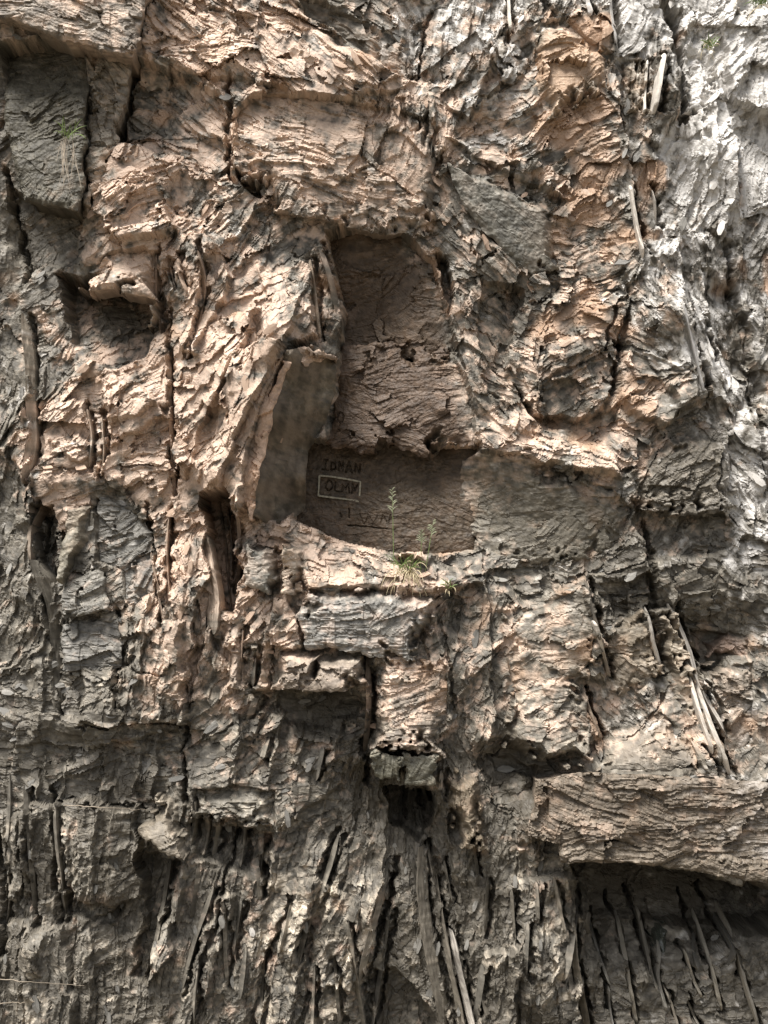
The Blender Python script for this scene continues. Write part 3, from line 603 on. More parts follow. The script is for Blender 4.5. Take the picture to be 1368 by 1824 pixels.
BL = [
 ([(1055,1640),(1068,1705),(1080,1745)], 6, G2), ([(1093,1615),(1105,1660),(1118,1740),(1135,1830)], 9, G1), ([(1130,1610),(1145,1670),(1165,1745),(1176,1770)], 10, G1),
 ([(1230,1615),(1250,1680),(1275,1760),(1286,1805)], 7, G1), ([(1213,1685),(1235,1745),(1250,1778)], 6, G1), ([(1270,1600),(1300,1680),(1320,1740),(1345,1810),(1362,1860)], 9, G1),
 ([(1020,1640),(1024,1720),(1035,1780),(1050,1850)], 15, P1), ([(1032,1590),(1018,1670),(1000,1750)], 15, G2), ([(1175,1745),(1195,1790),(1215,1850)], 7, P1),
 ([(985,1560),(997,1620),(1005,1660)], 8, P1), ([(955,1570),(958,1640)], 6, G1), ([(1080,1750),(1092,1840)], 5, G2), ([(1225,1780),(1255,1850)], 5, G1), ([(1160,1660),(1170,1740),(1185,1800)], 7, G2),
 ([(750,1505),(752,1600),(766,1690),(800,1850)], 26, P1), ([(772,1540),(786,1640),(800,1720),(830,1850)], 13, P1), ([(803,1655),(820,1740),(846,1850)], 20, P2),
 ([(760,1500),(778,1590),(795,1660)], 7, P1), ([(790,1530),(805,1610)], 6, G1),
 ([(602,1490),(582,1560),(546,1650),(528,1725)], 18, G1), ([(692,1530),(676,1610),(650,1700),(640,1760)], 22, G2), ([(618,1640),(628,1710),(652,1850)], 17, G1), ([(692,1620),(680,1720),(658,1850)], 13, G2),
 ([(1040,1032),(1052,1080),(1068,1132)], 11, P1), ([(1052,1105),(1070,1160),(1086,1208)], 8, P2), ([(1035,1225),(1050,1270),(1070,1318)], 7, P1), ([(1148,1080),(1160,1140),(1178,1204)], 9, P2),
 ([(1210,1150),(1240,1230),(1266,1310),(1293,1378)], 11, P2), ([(1216,1190),(1245,1270),(1270,1345)], 8, P2), ([(1190,1075),(1222,1150),(1250,1215),(1284,1300)], 17, P2), ([(1235,1320),(1258,1372)], 7, P1), ([(1255,1270),(1280,1360)], 5, G1),
 ([(44,560),(56,640),(60,720),(60,800),(44,862)], 18, PALE), ([(157,730),(164,780),(162,834)], 11, P1), ([(183,742),(187,800),(180,852)], 10, P1), ([(303,640),(304,720),(308,840),(309,885)], 8, T1),
 ([(262,925),(270,990),(283,1060),(288,1112)], 8, T1), ([(300,908),(300,980),(302,1072)], 9, T1), ([(74,1000),(95,1060),(104,1140),(104,1265)], 30, G1), ([(62,890),(66,950),(54,1005)], 15, T1),
 ([(392,893),(404,980),(412,1085)], 7, G3), ([(418,898),(426,980),(416,1075)], 8, G2), ([(404,900),(412,960),(414,1020)], 6, G2),
 ([(372,955),(392,1050),(378,1130)], 30, G1), ([(568,436),(590,500),(605,570),(611,618)], 13, G1), ([(552,465),(562,540),(568,602)], 11, PALE),
 ([(352,448),(366,520),(346,600),(334,642)], 14, T1), ([(318,458),(324,500),(336,524)], 9, T1), ([(276,450),(276,540),(285,592)], 10, T1), ([(300,470),(312,520)], 8, T1),
 ([(655,1165),(657,1260),(650,1345)], 13, T1), ([(454,1168),(450,1222)], 11, G1), ([(430,1120),(428,1180)], 9, T1), ([(458,1240),(446,1275)], 14, G2),
 ([(575,1330),(562,1390)], 14, G2), ([(479,1310),(468,1350)], 12, G1), ([(786,1372),(784,1410)], 9, P1), ([(715,1400),(712,1460)], 12, G2), ([(738,1400),(750,1450)], 8, G1), ([(752,1400),(764,1440)], 8, G1),
 ([(1200,70),(1212,140),(1222,195)], 9, WHITE), ([(1178,100),(1172,150),(1164,205)], 12, P2), ([(1086,-20),(1096,80)], 9, WHITE), ([(905,-20),(908,60)], 9, P2), ([(1040,-20),(1052,30)], 9, WHITE),
 ([(1138,110),(1132,200)], 6, P1), ([(1150,110),(1146,205)], 6, P2), ([(1126,110),(1122,190)], 6, P1), ([(1215,540),(1235,620),(1252,700)], 9, WHITE), ([(1256,560),(1268,640)], 6, WHITE), ([(1120,330),(1130,400),(1145,460)], 7, P2), ([(1160,330),(1170,400)], 6, P2),
 ([(756,215),(750,270)], 7, T1), ([(770,240),(764,290)], 6, G2), ([(738,225),(735,262)], 6, T1), ([(700,250),(702,290)], 8, T1), ([(688,300),(680,345)], 9, G1), ([(775,280),(762,325)], 9, G1), ([(240,0),(226,60),(214,120)], 12, G1),
 ([(215,160),(205,220)], 9, P1), ([(196,200),(190,260)], 9, P1), ([(350,1425),(340,1500)], 11, G1), ([(368,1450),(362,1520)], 12, P1), ([(388,1465),(384,1520)], 9, P1), ([(436,1470),(430,1540)], 9, G1), ([(470,1490),(462,1560)], 8, G1), ([(462,1545),(466,1600)], 10, P1),
 ([(300,1530),(288,1620),(270,1720)], 18, G1), ([(380,1580),(345,1680),(325,1760)], 16, G1), ([(400,1600),(402,1700),(404,1760)], 11, G1), ([(430,1600),(415,1700)], 12, G2), ([(350,1720),(340,1840)], 14, G1), ([(45,1400),(48,1500),(60,1640)], 14, G1), ([(104,1430),(110,1560),(112,1640)], 14, G1), ([(14,1560),(14,1640)], 9, P1),
 ([(870,1560),(864,1660)], 8, G1), ([(910,1580),(918,1680)], 7, G1), ([(940,1640),(936,1740)], 8, G2), ([(840,1480),(852,1560)], 7, G1), ([(860,1720),(845,1820)], 12, G2), ([(560,1720),(556,1830)], 10, G1), ([(595,1700),(606,1830)], 10, G1), ([(470,1700),(462,1830)], 10, G3),
]
for pts, wd, tint in BL:
    if wd < 28:
        CRACKS.append(([(p[0] + (wd * .5 + 3), p[1]) for p in pts], 5.5 if wd > 7 else 4, .13 if pts[0][0] > 1000 else .09))
for pts, wd, dp in CRACKS:
    P = np.array(pts, float); Av, Bv = W(P[:, 0], P[:, 1], 0)
    s = span(Av, Bv, 30)
    ds = linesd(WA[s], WB[s], Av, Bv)
    D[s] -= dp * smooth(1.25 - ds / wd)

D0 = D + h
# clear room behind each block
for bi, (nm, poly, tint, tk, smo, amp, th, lab) in enumerate(BLOCKS + [('panel', PANEL, None, 0, 0, 0, .3, None)]):
    Av, Bv, k, dv = outline(poly); s = span(Av, Bv, 20)
    sdv = polysd(A[s], B[s], Av, Bv)
    t = smooth((sdv - 1) / 8)
    pl = depths(A[s], B[s], Av, Bv, dv) - .09
    lim = np.minimum(D[s] + h[s], pl)
    D[s] = D[s] + (lim - h[s] - D[s]) * t
D += h
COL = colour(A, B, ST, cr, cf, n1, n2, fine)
# the projecting edges hang a little, so layers undercut
ny, nx = A.shape
idx = np.arange(ny * nx, dtype=np.int32).reshape(ny, nx)
quads = np.stack([idx[:-1, :-1], idx[1:, :-1], idx[1:, 1:], idx[:-1, 1:]], -1).reshape(-1, 4)
sag = np.clip(h, -.05, .12) / SC * .28
# layers on the steep steps: the wall leans in and out with depth
ash = 2.6 * perlin(D / .034, B / 34, 611) + 1.2 * perlin(D / .012, B / 16, 612)
bsh = 3.0 * perlin(D / .030, A / 34, 613) + 1.4 * perlin(D / .011, A / 16, 614)
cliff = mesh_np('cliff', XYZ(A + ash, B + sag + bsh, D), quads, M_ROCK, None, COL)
cliff['kind'] = 'structure'
cliff['label'] = 'layered slate cliff face, tan above and grey below, white at right'

def depth_at(a, b):
    j = np.clip(np.searchsorted(ax, a), 0, nx - 1); i = np.clip(np.searchsorted(by, b), 0, ny - 1)
    return D[i, j]

def sheet_at(a, b):
    j = np.clip(np.searchsorted(ax, a), 0, nx - 1); i = np.clip(np.searchsorted(by, b), 0, ny - 1)
    return D0[i, j]

# ------------------------------------------------------------------ block builder
def block(name, poly, tint, tk, smo, amp, th, seed, step=1.9, carve=None, label=None, wk=1.0):
    wk = CRISP.get(name, wk)
    Av, Bv, k, dv = outline(poly)
    a = np.arange(Av.min() - 14, Av.max() + 14, step, dtype=np.float32); b = np.arange(Bv.min() - 14, Bv.max() + 14, step, dtype=np.float32)
    GA, GB = np.meshgrid(a, b)
    def sdf(x, y):
        u, v = warp(x, y, seed, wk)
        return polysd(u, v, Av, Bv)
    ca = (GA[:-1, :-1] + step / 2); cb = (GB[:-1, :-1] + step / 2)
    keep = sdf(ca, cb) > 0
    # drop thin ears
    kp = np.pad(keep, 1)
    nb = kp[:-2, 1:-1].astype(int) + kp[2:, 1:-1] + kp[1:-1, :-2] + kp[1:-1, 2:]
    keep &= nb >= 2
    n2_, n1_ = GA.shape
    ids = np.arange(n2_ * n1_).reshape(n2_, n1_)
    q = np.stack([ids[:-1, :-1], ids[1:, :-1], ids[1:, 1:], ids[:-1, 1:]], -1)[keep]
    used, inv = np.unique(q, return_inverse=True)
    q = inv.reshape(-1, 4)
    va = GA.ravel()[used]; vb = GB.ravel()[used]
    # boundary edges
    e = np.concatenate([q[:, [0, 1]], q[:, [1, 2]], q[:, [2, 3]], q[:, [3, 0]]])
    key = np.sort(e, 1); code = key[:, 0].astype(np.int64) * len(used) + key[:, 1]
    uq, first, cnt = np.unique(code, return_index=True, return_counts=True)
    be = e[first[cnt == 1]]
    bv = np.unique(be)
    for _ in range(2):
        x, y = va[bv], vb[bv]
        s0 = sdf(x, y); gx = (sdf(x + .7, y) - sdf(x - .7, y)) / 1.4; gy = (sdf(x, y + .7) - sdf(x, y - .7)) / 1.4
        g2 = np.maximum(gx * gx + gy * gy, .4)
        va[bv] = x - np.clip(s0 * gx / g2, -step, step); vb[bv] = y - np.clip(s0 * gy / g2, -step, step)
    s0 = np.maximum(sdf(va, vb), 0)
    px, py = PX(va, vb, depths(va, vb, Av, Bv, dv))
    st = style(px, py).copy()
    st[..., 3] = amp * .8; st[..., 5] = smo; st[..., 4] *= .4
    if name in ANG:
        st[..., 1] = math.cos(R(2 * ANG[name])); st[..., 2] = math.sin(R(2 * ANG[name]))
    hh, cr, cf, m1, m2, fi = detail(va, vb, px, py, st, seed % 13 * 3, LAM.get(name, 0.0))
    e_ = 6.0
    gx = (sdf(va + e_, vb) - sdf(va - e_, vb)) / (2 * e_); gy = (sdf(va, vb + e_) - sdf(va, vb - e_)) / (2 * e_)
    sides = MERGE.get(name, 'tlr')
    mg = np.zeros(va.shape)
    for ch, vx, vy in (('l', 1, 0), ('r', -1, 0), ('t', 0, 1), ('b', 0, -1)):
        if ch in sides:
            mg = np.maximum(mg, smooth((gx * vx + gy * vy - .25) / .4))
    far = 12.0 if name == 'overhanging_slab' else min(34.0, .35 * min(np.ptp(Av), np.ptp(Bv)))
    mg = mg * smooth(1.15 - s0 / far)
    plane = depths(va, vb, Av, Bv, dv)
    under = np.minimum(sheet_at(va, vb) - hh - .015, plane)
    plane = plane + (under - plane) * mg
    d = plane + hh - .02 - .022 * np.exp(-s0 / 5.0) * (1 + .8 * perlin(va / 15, vb / 15, seed + 77))
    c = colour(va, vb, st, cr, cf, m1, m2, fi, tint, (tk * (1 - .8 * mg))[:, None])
    if name in STREAK:
        t_ = R(ANG.get(name, 78)) if name != 'boulder_block' else R(85)
        al_ = va * math.cos(t_) - vb * math.sin(t_); ac_ = va * math.sin(t_) + vb * math.cos(t_)
        c = c * np.clip(1 + .28 * perlin(ac_ / 12, al_ / 120, 811) + .12 * perlin(ac_ / 5, al_ / 40, 812) + .25 * perlin(va / 30, vb / 30, 813), .4, 1.8)[:, None]
    if carve is not None:
        dd, cc = carve(va, vb, px, py)
        d = d - dd; c = c * cc[:, None]
    co = [XYZ(va, vb, d)]; cs = [c]; qs = [q]
    # sides: rings running back into the wall
    mp = np.full(len(used), -1); mp[bv] = np.arange(len(bv))
    gx = (sdf(va[bv] + 1.5, vb[bv]) - sdf(va[bv] - 1.5, vb[bv])) / 3; gy = (sdf(va[bv], vb[bv] + 1.5) - sdf(va[bv], vb[bv] - 1.5)) / 3
    gl = np.sqrt(gx * gx + gy * gy) + 1e-6; gx /= gl; gy /= gl
    prev = bv; base = len(used)
    for r_, dep in enumerate((.006, .013, .021, .03, .04, .052, .066, .082, .1, .125, .155, .19, .23, th)):
        ly = np.floor((dep + .02 * perlin(va[bv] / 40, vb[bv] / 40, 7)) / .03).astype(int)
        w_ = va[bv] + .7 * vb[bv]
        off = (2.6 * perlin(np.full(len(bv), dep / .034) + .5, w_ / 34, seed + 400) + 1.6 * perlin(np.full(len(bv), dep / .013), w_ / 15, seed + 410)) * min(1, r_ / 3 + .2)
        aa = va[bv] + gx * (off + .5 * r_); bb = vb[bv] + gy * (off + .5 * r_)
        kk = min(1.0, r_ / 4)
        co.append(XYZ(aa, bb, d[bv] * (1 - kk) + (plane[bv] - .02) * kk - dep))
        lay = 1 + .45 * perlin(np.full(len(bv), dep / .03), w_ / 26, seed + 430) + .25 * perlin(np.full(len(bv), dep / .011), w_ / 12, seed + 440)
        cs.append((c[bv] * (1 - .65 * kk) + .65 * kk * c[bv].mean(0)[None]) * lay[:, None])
        cur = base + np.arange(len(bv))
        p0 = prev if r_ == 0 else None
        f0 = be[:, 0]; f1 = be[:, 1]
        i0 = mp[f0]; i1 = mp[f1]
        up0 = f0 if r_ == 0 else prev[i0]; up1 = f1 if r_ == 0 else prev[i1]
        qs.append(np.stack([up1, up0, cur[i0], cur[i1]], 1))
        prev = cur; base += len(bv)
    o = mesh_np(name, np.concatenate(co), np.concatenate(qs), M_ROCK, cliff, np.concatenate(cs))
    if label: o['label'] = label
    return o

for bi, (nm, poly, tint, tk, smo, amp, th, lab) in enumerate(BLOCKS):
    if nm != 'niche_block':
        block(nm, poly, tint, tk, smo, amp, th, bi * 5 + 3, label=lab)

# ------------------------------------------------------------------ carved panel
STROKES = [
 # lone O high on the left is carved in the block above; line of letters over the frame
 [(577,818),(584,818)], [(580,818),(579,836)], [(574,836),(584,837)],
 [(590,822),(589,838)], [(590,822),(597,826),(598,833),(589,838)],
 [(603,838),(604,822),(610,837),(611,822)],
 [(616,840),(621,823),(627,841)], [(618,834),(625,835)],
 [(632,840),(633,825),(640,841),(642,826)],
 # inside the frame: O L M
 [(585,855),(581,860),(580,867),(583,873),(588,873),(592,868),(592,861),(589,856),(585,855)],
 [(597,858),(596,874),(605,875)],
 [(609,876),(610,863),(615,871),(620,862),(622,877)],
 [(627,878),(628,862),(632,874),(637,863)],
 # faint scratches and a line below the frame
 [(620,936),(632,936),(690,943)], [(622,906),(622,922)], [(606,914),(608,920)],
]
FAINT = [[(641,916),(648,935),(656,920),(664,936),(672,920)], [(678,934),(682,918),(692,936),(696,918)], [(655,916),(663,930)]]
STROKES_O = [[(606,738),(602,743),(602,752),(606,757),(611,755),(613,747),(611,740),(606,738)], [(595,738),(593,756)]]
def carver(strokes, wd, dp):
    S = []
    for s_ in strokes:
        P = np.array(s_, float); S.append(W(P[:, 0], P[:, 1], -.3))
    def f(a, b, px, py):
        a2 = a + .8 * perlin(a / 6, b / 6, 21); b2 = b + .8 * perlin(a / 6, b / 6, 22)
        dd = np.full(a.shape, 1e9)
        for Av, Bv in S:
            dd = np.minimum(dd, linesd(a2, b2, Av, Bv))
        g = smooth(1.3 - dd / wd)
        return dp * g, 1 - .13 * g
    return f
for bi, (nm, poly, tint, tk, smo, amp, th, lab) in enumerate(BLOCKS):
    if nm == 'niche_block':
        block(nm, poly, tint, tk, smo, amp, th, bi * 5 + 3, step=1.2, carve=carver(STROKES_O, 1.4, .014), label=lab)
panel = block('carved_panel', PANEL, np.array([.064,.045,.028]), .92, .85, .45, .3, 777, step=1.0, carve=lambda *q: tuple(f(x, y) for f, x, y in zip((np.add, np.multiply), carver(STROKES, 1.4, .016)(*q), carver(FAINT, 1.2, .007)(*q))), label='dark recessed panel with worn carved letters and a pale framed name', wk=.7)  # panel tint: brown stain plus niche shade put into the colour

def strip(name, pts, wd, dp, thick, colr, parent, seed):
    """raised chiselled border following a polyline on the panel"""
    P = np.array(pts, float)
    seg = np.hypot(*np.diff(P, axis=0).T); L = np.concatenate([[0], np.cumsum(seg)])
    n = max(4, int(L[-1] / 2.5)); t = np.linspace(0, L[-1], n)
    x = np.interp(t, L, P[:, 0]); y = np.interp(t, L, P[:, 1])
    tx = np.gradient(x); ty = np.gradient(y); l = np.hypot(tx, ty); nxv, nyv = -ty / l, tx / l
    rr = np.random.default_rng(seed)
    wj = wd * (.75 + .5 * rr.random(n)); dj = dp + .005 * (rr.random(n) - .5)
    rows = []
    for k_, (o_, dd) in enumerate(((-.5, -thick), (-.4, 0), (.4, 0), (.5, -thick))):
        a, b = W(x + nxv * wj * o_, y + nyv * wj * o_, dj + dd)
        rows.append(XYZ(a, b, dj + dd))
    co = np.stack(rows, 1).reshape(-1, 3)
    q = []
    for i in range(n - 1):
        for k_ in range(3):
            q.append((i * 4 + k_, i * 4 + k_ + 1, i * 4 + 5 + k_, i * 4 + 4 + k_))
    cc = np.repeat(np.asarray(colr)[None] * (.8 + .4 * rr.random((n, 1))), 4, 0)
    return mesh_np(name, co, q, M_ROCK, parent, cc)
fr = [(569,847),(590,849),(616,853),(642,858),(641,875),(640,893),(616,889),(590,886),(567,883),(568,865),(569,847)]
FRAME_D = -.285
fo = strip('inscription_frame', fr, 3.4, FRAME_D, .05, (.25, .23, .17), panel, 3)
fo['label'] = 'pale chiselled rectangle around the carved name'

# ------------------------------------------------------------------ cleavage blades
def blade(pts, wd, tint, lift=.05, face=0.0, seed=0, deep=.22, name='slate_blade'):
    P = np.array([p[:2] for p in pts], float)
    A0, B0 = W(P[:, 0], P[:, 1], .05)
    base = depth_at(A0, B0)
    A0, B0 = W(P[:, 0], P[:, 1], base)
    seg = np.hypot(np.diff(A0), np.diff(B0)); L = np.concatenate([[0], np.cumsum(seg)])
    n = max(8, int(L[-1] / 3)); t = np.linspace(0, L[-1], n)
    a = np.interp(t, L, A0); b = np.interp(t, L, B0)
    kw = max(3, n // 5) | 1
    def sm_(v):
        return np.convolve(np.pad(v, kw // 2, mode='reflect', reflect_type='odd'), np.ones(kw) / kw, 'valid')
    a = sm_(sm_(a)); b = sm_(sm_(b))
    raw = depth_at(a, b)
    lo = np.polyfit(t, raw, 1 if n < 20 else 2); dd = np.polyval(lo, t)
    dd = dd + .35 * sm_(np.maximum(raw - dd, 0)) + lift
    rr = np.random.default_rng(seed)
    u = t / L[-1]
    taper = np.clip(np.minimum(u / rr.uniform(.05, .2), (1 - u) / rr.uniform(.04, .15)), 0, 1) ** .6
    wob = lambda f, k: perlin(b / f, np.full(n, seed * 1.37 + k), 900)
    wj = wd * (.35 + .65 * taper) * (1 + .16 * wob(50, 1.5) + .06 * wob(9, 2.5))
    mid = wd * (.07 * wob(60, 3.5) + .03 * wob(12, 4.5))
    dd = dd - (1 - taper) * lift * 1.1
    loc_c = COL[np.clip(np.searchsorted(by, b), 0, ny - 1), np.clip(np.searchsorted(ax, a), 0, nx - 1)]
    mix_ = .12 if (pts[0][0] > 1040 and pts[0][1] > 1570) else (.2 if tint[0] > .55 else .6)
    prof = [(-.62, -deep), (-.54, -.06), (-.5, -.02)] + [(x, 0) for x in np.linspace(-.45, .45, max(3, int(wd / 2.2)))] + [(.5, -.02), (.54, -.06), (.62, -deep)]
    rows = []; cols_ = []
    for i_, (o_, z_) in enumerate(prof):
        fib = perlin(a * 0 + i_ * 2.3 + seed, b / 45, 910) * .5 + .5 * perlin(a * 0 + i_ * 5.1 + seed, b / 14, 920)
        rows.append(XYZ(a + wj * o_ + mid, b, dd + z_ + (.011 * fib + face * .10 * o_ * min(wd, 16) / 14 if z_ == 0 else face * .05 * np.sign(o_) * min(wd, 16) / 14)))
        cols_.append((np.asarray(tint)[None] * (1 - mix_) + mix_ * loc_c) * (1 + .45 * fib)[:, None])
    m = len(rows)
    co = np.stack(rows, 1).reshape(-1, 3)
    i = np.arange(n - 1)[:, None] * m; k_ = np.arange(m - 1)[None]
    q = np.stack([i + k_, i + m + k_, i + m + k_ + 1, i + k_ + 1], -1).reshape(-1, 4)
    cc = np.clip(np.stack(cols_, 1), .02, .8)
    return mesh_np(name, co, q, M_ROCK, cliff, cc.reshape(-1, 3))

_k = 0
for pts, wd, tint in BL:
    _k += 1
    if any(tint is g_ for g_ in (G1, G2, G3)) and pts[0][0] < 740 and pts[0][1] > 1380: wd *= .7
    wd *= .6 if tint is P2 else .75
    if pts[0][0] > 1040 and pts[0][1] > 1570: tint = tuple(np.array(tint) * 1.7)  # colour raised to stand in for light on blades in the hollow
    blade(pts, wd, np.asarray(tint), .07 if (pts[0][0] > 1040 and pts[0][1] > 1570) or tint is P2 else .03, face=(.9 if _k % 3 else -.9), seed=_k)
# unnamed smaller plates between them, following the cleavage
rr = np.random.default_rng(21)
for _ in range(12):
    x = rr.uniform(0, 1340); y = rr.uniform(1400, 1800)
    if 930 < x and y < 1600: continue
    T = float(np.interp(x, _TX, _TV)) + rr.normal(0, .05); ln = rr.uniform(35, 130); wd = rr.uniform(5, 12)
    base = [G1, G2, G3, P1, G2][rr.integers(5)]
    blade([(x - T * ln / 2, y - ln / 2), (x + rr.normal(0, 2), y), (x + T * ln / 2, y + ln / 2)], wd, np.asarray(base) * rr.uniform(.6, .95), .018, face=rr.choice([-1, 1]) * .8, seed=500 + _)

wet = block('wet_knob', [(1163,1668,-.2),(1172,1645,-.24),(1186,1648,-.22),(1195,1682,-.18),(1190,1706,-.15),(1166,1704,-.15)], GREY, .3, .9, .6, .25, 55, step=2.0, label='wet glistening knob in the dark hollow')
wet.data.materials[0] = M_WET

# ------------------------------------------------------------------ loose flakes
def flake_mesh(i):
    r = np.random.default_rng(900 + i)
    n = 7
    th = np.sort(r.random(n) * .5 + np.arange(n)) / n * 2 * np.pi
    rad = .75 + .35 * r.random(n)
    top = np.stack([np.cos(th) * rad, np.sin(th) * rad * .55, .16 + .12 * r.standard_normal(n) * .5], 1)
    bot = top * np.array([.86, .82, 1]) - np.array([0, 0, .34]) + .05 * r.standard_normal((n, 3))
    ct = np.array([[.1 * r.standard_normal(), 0, .24]]); cb = np.array([[0, 0, -.3]])
    co = np.concatenate([top, bot, ct, cb])
    q = [(k, (k + 1) % n, n + (k + 1) % n, n + k)[::-1] for k in range(n)]
    t = [(2 * n, k, (k + 1) % n) for k in range(n)] + [(2 * n + 1, n + (k + 1) % n, n + k) for k in range(n)]
    return co, q, t
_mats = [rock_material('flake_tan', attr=False, base=(.40, .285, .205), vary=.25), rock_material('flake_grey', attr=False, base=(.18, .17, .15), vary=.35), rock_material('flake_white', attr=False, base=(.5, .47, .43), vary=.2)]
_fm = []
for i in range(15):
    co, q, t = flake_mesh(i)
    o = mesh_np('rock_flake', co, q, _mats[i % 3], None, None, t)
    _fm.append(o.data); bpy.data.objects.remove(o)
rr = np.random.default_rng(5)
placed = 0
while placed < 290:
    x = rr.uniform(-10, 1380); y = rr.uniform(-10, 1830)
    if 540 < x < 860 and 400 < y < 1000: continue
    if 1000 < x and 1540 < y < 1660: continue
    st = style(np.array([x]), np.array([y]))[0]
    if st[5] > .42: continue
    a, b = W(x, y, st[0]); d = float(depth_at(a, b))
    if d < -.1: continue
    a, b = W(x, y, d); d = float(depth_at(a, b))
    kind = 0 if st[6] * rr.uniform(.6, 1.2) > .45 else (2 if st[7] * rr.uniform(.5, 1.1) > .4 else 1)
    me = _fm[int(rr.integers(5)) * 3 + kind]
    o = bpy.data.objects.new('rock_flake', me); col.objects.link(o); o.parent = cliff
    s = float(rr.uniform(.018, .052))
    ang = .5 * math.atan2(st[2], st[1]) + rr.normal(0, .35)
    if st[4] > .45: ang = math.pi / 2 - float(np.interp(x, _TX, _TV)) + rr.normal(0, .15)
    o.location = XYZ(np.array(a), np.array(b), np.array(d + .2 * s))
    # local z out of the wall and a little up, x along the strike
    o.rotation_mode = 'XYZ'
    M = Matrix.Rotation(-ang if False else ang, 4, Vector((0, -1, 0))) @ Matrix.Rotation(R(90 - rr.uniform(0, 45)), 4, 'X')
    o.rotation_euler = M.to_euler()
    o.scale = (s * rr.uniform(.8, 1.5), s, s * rr.uniform(.5, 1.1))
    placed += 1

# ------------------------------------------------------------------ ground at the foot of the cliff
def simple_mat(name, c, rough=.8, var=.3, scale=8, trans=0):
    m = bpy.data.materials.new(name); m.use_nodes = True
    t = m.node_tree; N = t.nodes; L = t.links; bs = N['Principled BSDF']
    no = N.new('ShaderNodeTexNoise'); no.inputs['Scale'].default_value = scale; no.inputs['Detail'].default_value = 6
    rp = N.new('ShaderNodeValToRGB'); c = np.array(c)
    rp.color_ramp.elements[0].position = .3; rp.color_ramp.elements[0].color = (*(c * (1 - var)), 1)
    rp.color_ramp.elements[1].position = .7; rp.color_ramp.elements[1].color = (*np.clip(c * (1 + var), 0, 1), 1)
    tc = N.new('ShaderNodeTexCoord'); L.new(tc.outputs['Object'], no.inputs['Vector'])
    L.new(no.outputs['Fac'], rp.inputs['Fac']); L.new(rp.outputs['Color'], bs.inputs['Base Color'])
    bs.inputs['Roughness'].default_value = rough
    if trans: bs.inputs['Subsurface Weight'].default_value = 0
    return m
gx = np.linspace(-1, 1, 61); gx = np.sign(gx) * (np.abs(gx) ** 3) * 800
GA, GB = np.meshgrid(gx, gx)
gz = .06 * fbm(GA / 1.5, GB / 1.5, 3, 700) * np.exp(-(GA ** 2 + GB ** 2) / 4000) - .02
gi = np.arange(61 * 61).reshape(61, 61)
gq = np.stack([gi[:-1, :-1], gi[:-1, 1:], gi[1:, 1:], gi[1:, :-1]], -1).reshape(-1, 4)
g = mesh_np('ground', np.stack([GA, GB, gz], -1), gq, simple_mat('leaf_litter_soil', (.09, .075, .05), .95, .4, 3))
g['kind'] = 'structure'; g['label'] = 'bare earth ground at the cliff foot'

# ------------------------------------------------------------------ plants
M_GRASS = simple_mat('grass_green', (.14, .19, .06), .6, .35, 30)
M_DRY = simple_mat('grass_dry', (.42, .35, .22), .8, .25, 30)
M_SEED = simple_mat('seed_head', (.24, .25, .16), .8, .25, 40)
M_ROOT = simple_mat('dry_root', (.27, .225, .17), .85, .25, 40)
M_MOSS = simple_mat('moss', (.07, .085, .025), .95, .45, 40)

def ribbons(name, specs, mat, parent):
    """specs: list of (points (n,3), width); folded ribbons, one mesh"""
    co = []; q = []
    for P, wd in specs:
        P = np.asarray(P, float); n = len(P); i0 = sum(len(c) for c in co)
        T = np.gradient(P, axis=0); S = np.cross(T, np.array([0.2, -1, .1])); S /= np.linalg.norm(S, axis=1)[:, None] + 1e-9
        O = np.cross(S, T); O /= np.linalg.norm(O, axis=1)[:, None] + 1e-9
        ww = wd * np.sin(np.linspace(.5, 3.05, n))[:, None]
        co.append(np.stack([P - S * ww / 2, P + O * ww * .35, P + S * ww / 2, P - O * ww * .1], 1).reshape(-1, 3))
        for i in range(n - 1):
            for k in range(4):
                q.append((i0 + i * 4 + k, i0 + i * 4 + (k + 1) % 4, i0 + i * 4 + 4 + (k + 1) % 4, i0 + i * 4 + 4 + k))
    return mesh_np(name, np.concatenate(co), q, mat, parent)

def arc(base, ang, length, droop, out, rr, n=7):
    """blade leaving base at angle (from vertical, in the wall plane), bending down under its weight"""
    P = [np.array(base, float)]
    v = np.array([math.sin(ang), -out, math.cos(ang)]); v /= np.linalg.norm(v)
    for i in range(n - 1):
        P.append(P[-1] + v * length / (n - 1))
        v = v + np.array([0.03 * rr.standard_normal(), -.02, -droop / (n - 1)]); v /= np.linalg.norm(v)
    return np.array(P)

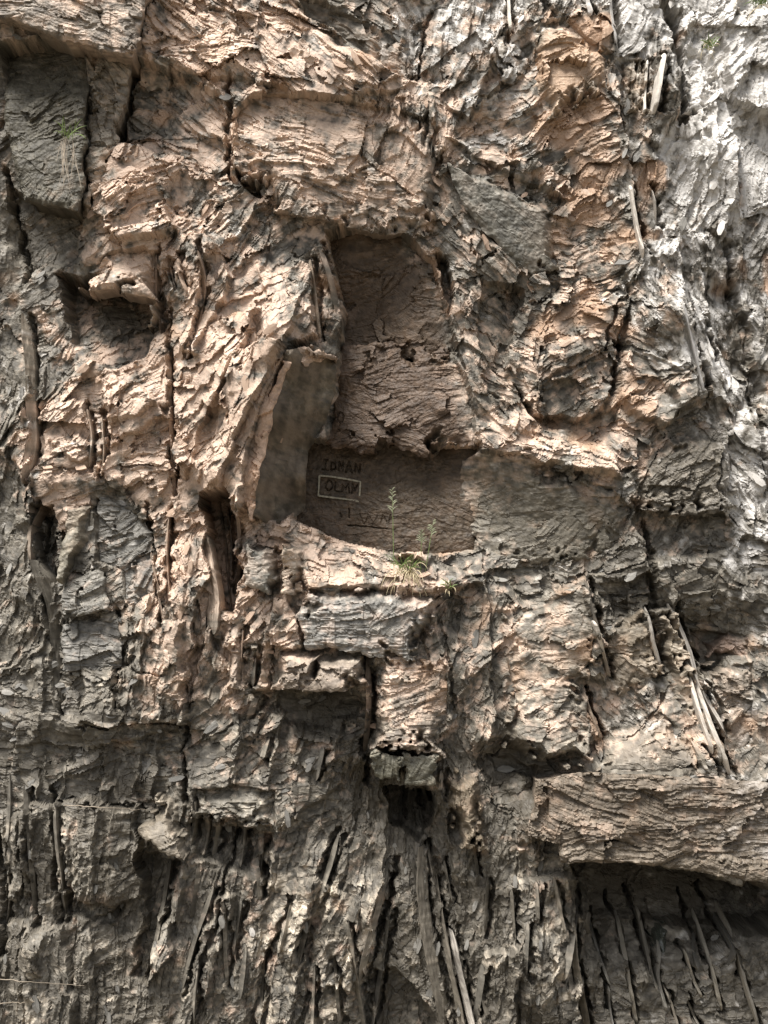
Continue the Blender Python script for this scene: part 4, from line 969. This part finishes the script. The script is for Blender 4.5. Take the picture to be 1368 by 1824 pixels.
def tuft(name, px, py, d, label, group, n_green, n_dry, size, hang=0.0, seed=1, stalks=()):
    rr = np.random.default_rng(seed)
    a, b = W(px, py, d); base = XYZ(np.array(a), np.array(b), np.array(d))
    e = bpy.data.objects.new(name, None); col.objects.link(e); e.location = base
    e['label'] = label; e['category'] = 'grass'; e['group'] = group
    gs = []; ds = []
    for i in range(n_green):
        p0 = np.array([rr.normal(0, .12) * size, rr.uniform(-.03, .03), rr.uniform(-.02, .02)])
        gs.append((arc(p0, rr.normal(.05, .45), size * rr.uniform(.5, 1.0), rr.uniform(.4, 2.2), rr.uniform(.1, .7), rr), rr.uniform(.004, .007)))
    for i in range(n_dry):
        p0 = np.array([rr.normal(0, .22) * size, rr.uniform(-.04, .02), rr.uniform(-.04, .01)])
        if hang:
            ds.append((arc(p0, math.pi + rr.normal(0, .16), size * rr.uniform(.4, 1.1) * (1 + hang), .3, rr.uniform(.1, .3), rr, 9), rr.uniform(.0025, .005)))
        else:
            ds.append((arc(p0, rr.normal(0, .9), size * rr.uniform(.5, 1.1), rr.uniform(1.8, 4.5), rr.uniform(.3, .9), rr, 9), rr.uniform(.003, .006)))
    if gs: ribbons('green_blades', gs, M_GRASS, e)
    if ds: ribbons('dry_blades', ds, M_DRY if hang == 0 else M_ROOT, e)
    for (dx, top, lean) in stalks:
        L = top; P = np.stack([np.linspace(0, lean, 8) + dx, -.05 - .03 * np.linspace(0, 1, 8), np.linspace(0, L, 8)], 1)
        s = ribbons('stalk', [(P, .0045)], M_GRASS, e)
        sp = []
        for i in range(14):
            f = .70 + .3 * i / 14; p0 = np.array([np.interp(f, np.linspace(0, 1, 8), P[:, k]) for k in range(3)])
            sp.append((arc(p0, rr.choice([-1, 1]) * rr.uniform(.4, .9), .028 * (1.25 - f) / .4 + .008, 1.0, rr.uniform(-.3, .5), rr, 5), .006))
        ribbons('seed_head', sp, M_SEED, s)
    return e

tuft('grass_tuft', 722, 1022, .2, 'green grass tuft with seed stalks on the ledge below the carved panel', 'grass growing on the cliff', 34, 60, .19, 0, 3, ((-.07, .52, -.01), (.12, .32, .05), (.09, .26, .01)))
tuft('grass_tuft', 122, 246, .3, 'grass tuft with pale hanging roots on the olive block at upper left', 'grass growing on the cliff', 16, 16, .16, 1.5, 5)
tuft('grass_tuft', 800, 1046, .38, 'tiny green sprig at the right end of the ledge', 'grass growing on the cliff', 14, 3, .08, 0, 8)
tuft('grass_tuft', 1262, 84, .05, 'small mossy tuft in the white rock near the top right', 'grass growing on the cliff', 30, 10, .10, 0, 9)
tuft('grass_tuft', 1355, 6, .05, 'dark leafy tuft in the top right corner', 'grass growing on the cliff', 60, 4, .20, 0, 10)

# ------------------------------------------------------------------ dry twigs caught on the rock
def twig(pts, label, seed):
    rr = np.random.default_rng(seed)
    P = []
    for x, y in pts:
        a, b = W(x, y, .1); d = float(depth_at(a, b)) + .035; a, b = W(x, y, d); P.append([float(a), float(b), d])
    P = np.array(P); t = np.linspace(0, len(P) - 1, 16)
    a, b, d = (np.interp(t, np.arange(len(P)), P[:, k]) for k in range(3))
    d = np.maximum(d, depth_at(a, b) + .012)
    X = XYZ(a, b + rr.normal(0, .6, 16), d)
    r = .0035 * np.linspace(1, .4, 16)
    T = np.gradient(X, axis=0); T /= np.linalg.norm(T, axis=1)[:, None]
    U = np.cross(T, [0, 1, 0.3]); U /= np.linalg.norm(U, axis=1)[:, None]; V = np.cross(T, U)
    co = np.stack([X + (U * math.cos(k * math.pi / 3) + V * math.sin(k * math.pi / 3)) * r[:, None] for k in range(6)], 1).reshape(-1, 3)
    q = [(i * 6 + k, i * 6 + (k + 1) % 6, i * 6 + 6 + (k + 1) % 6, i * 6 + 6 + k) for i in range(15) for k in range(6)]
    o = mesh_np('dry_twig', co, q, M_ROOT)
    o['label'] = label; o['category'] = 'twig'; o['group'] = 'dry twigs on the lower left rock'
twig([(115,1434),(180,1438),(262,1442)], 'thin dry twig lying level left of the claw shaped block', 1)
twig([(-10,1744),(70,1750),(150,1756)], 'long pale twig lying level near the lower left corner', 2)
twig([(-10,1788),(30,1786),(62,1784)], 'short pale twig lowest at the left edge', 3)
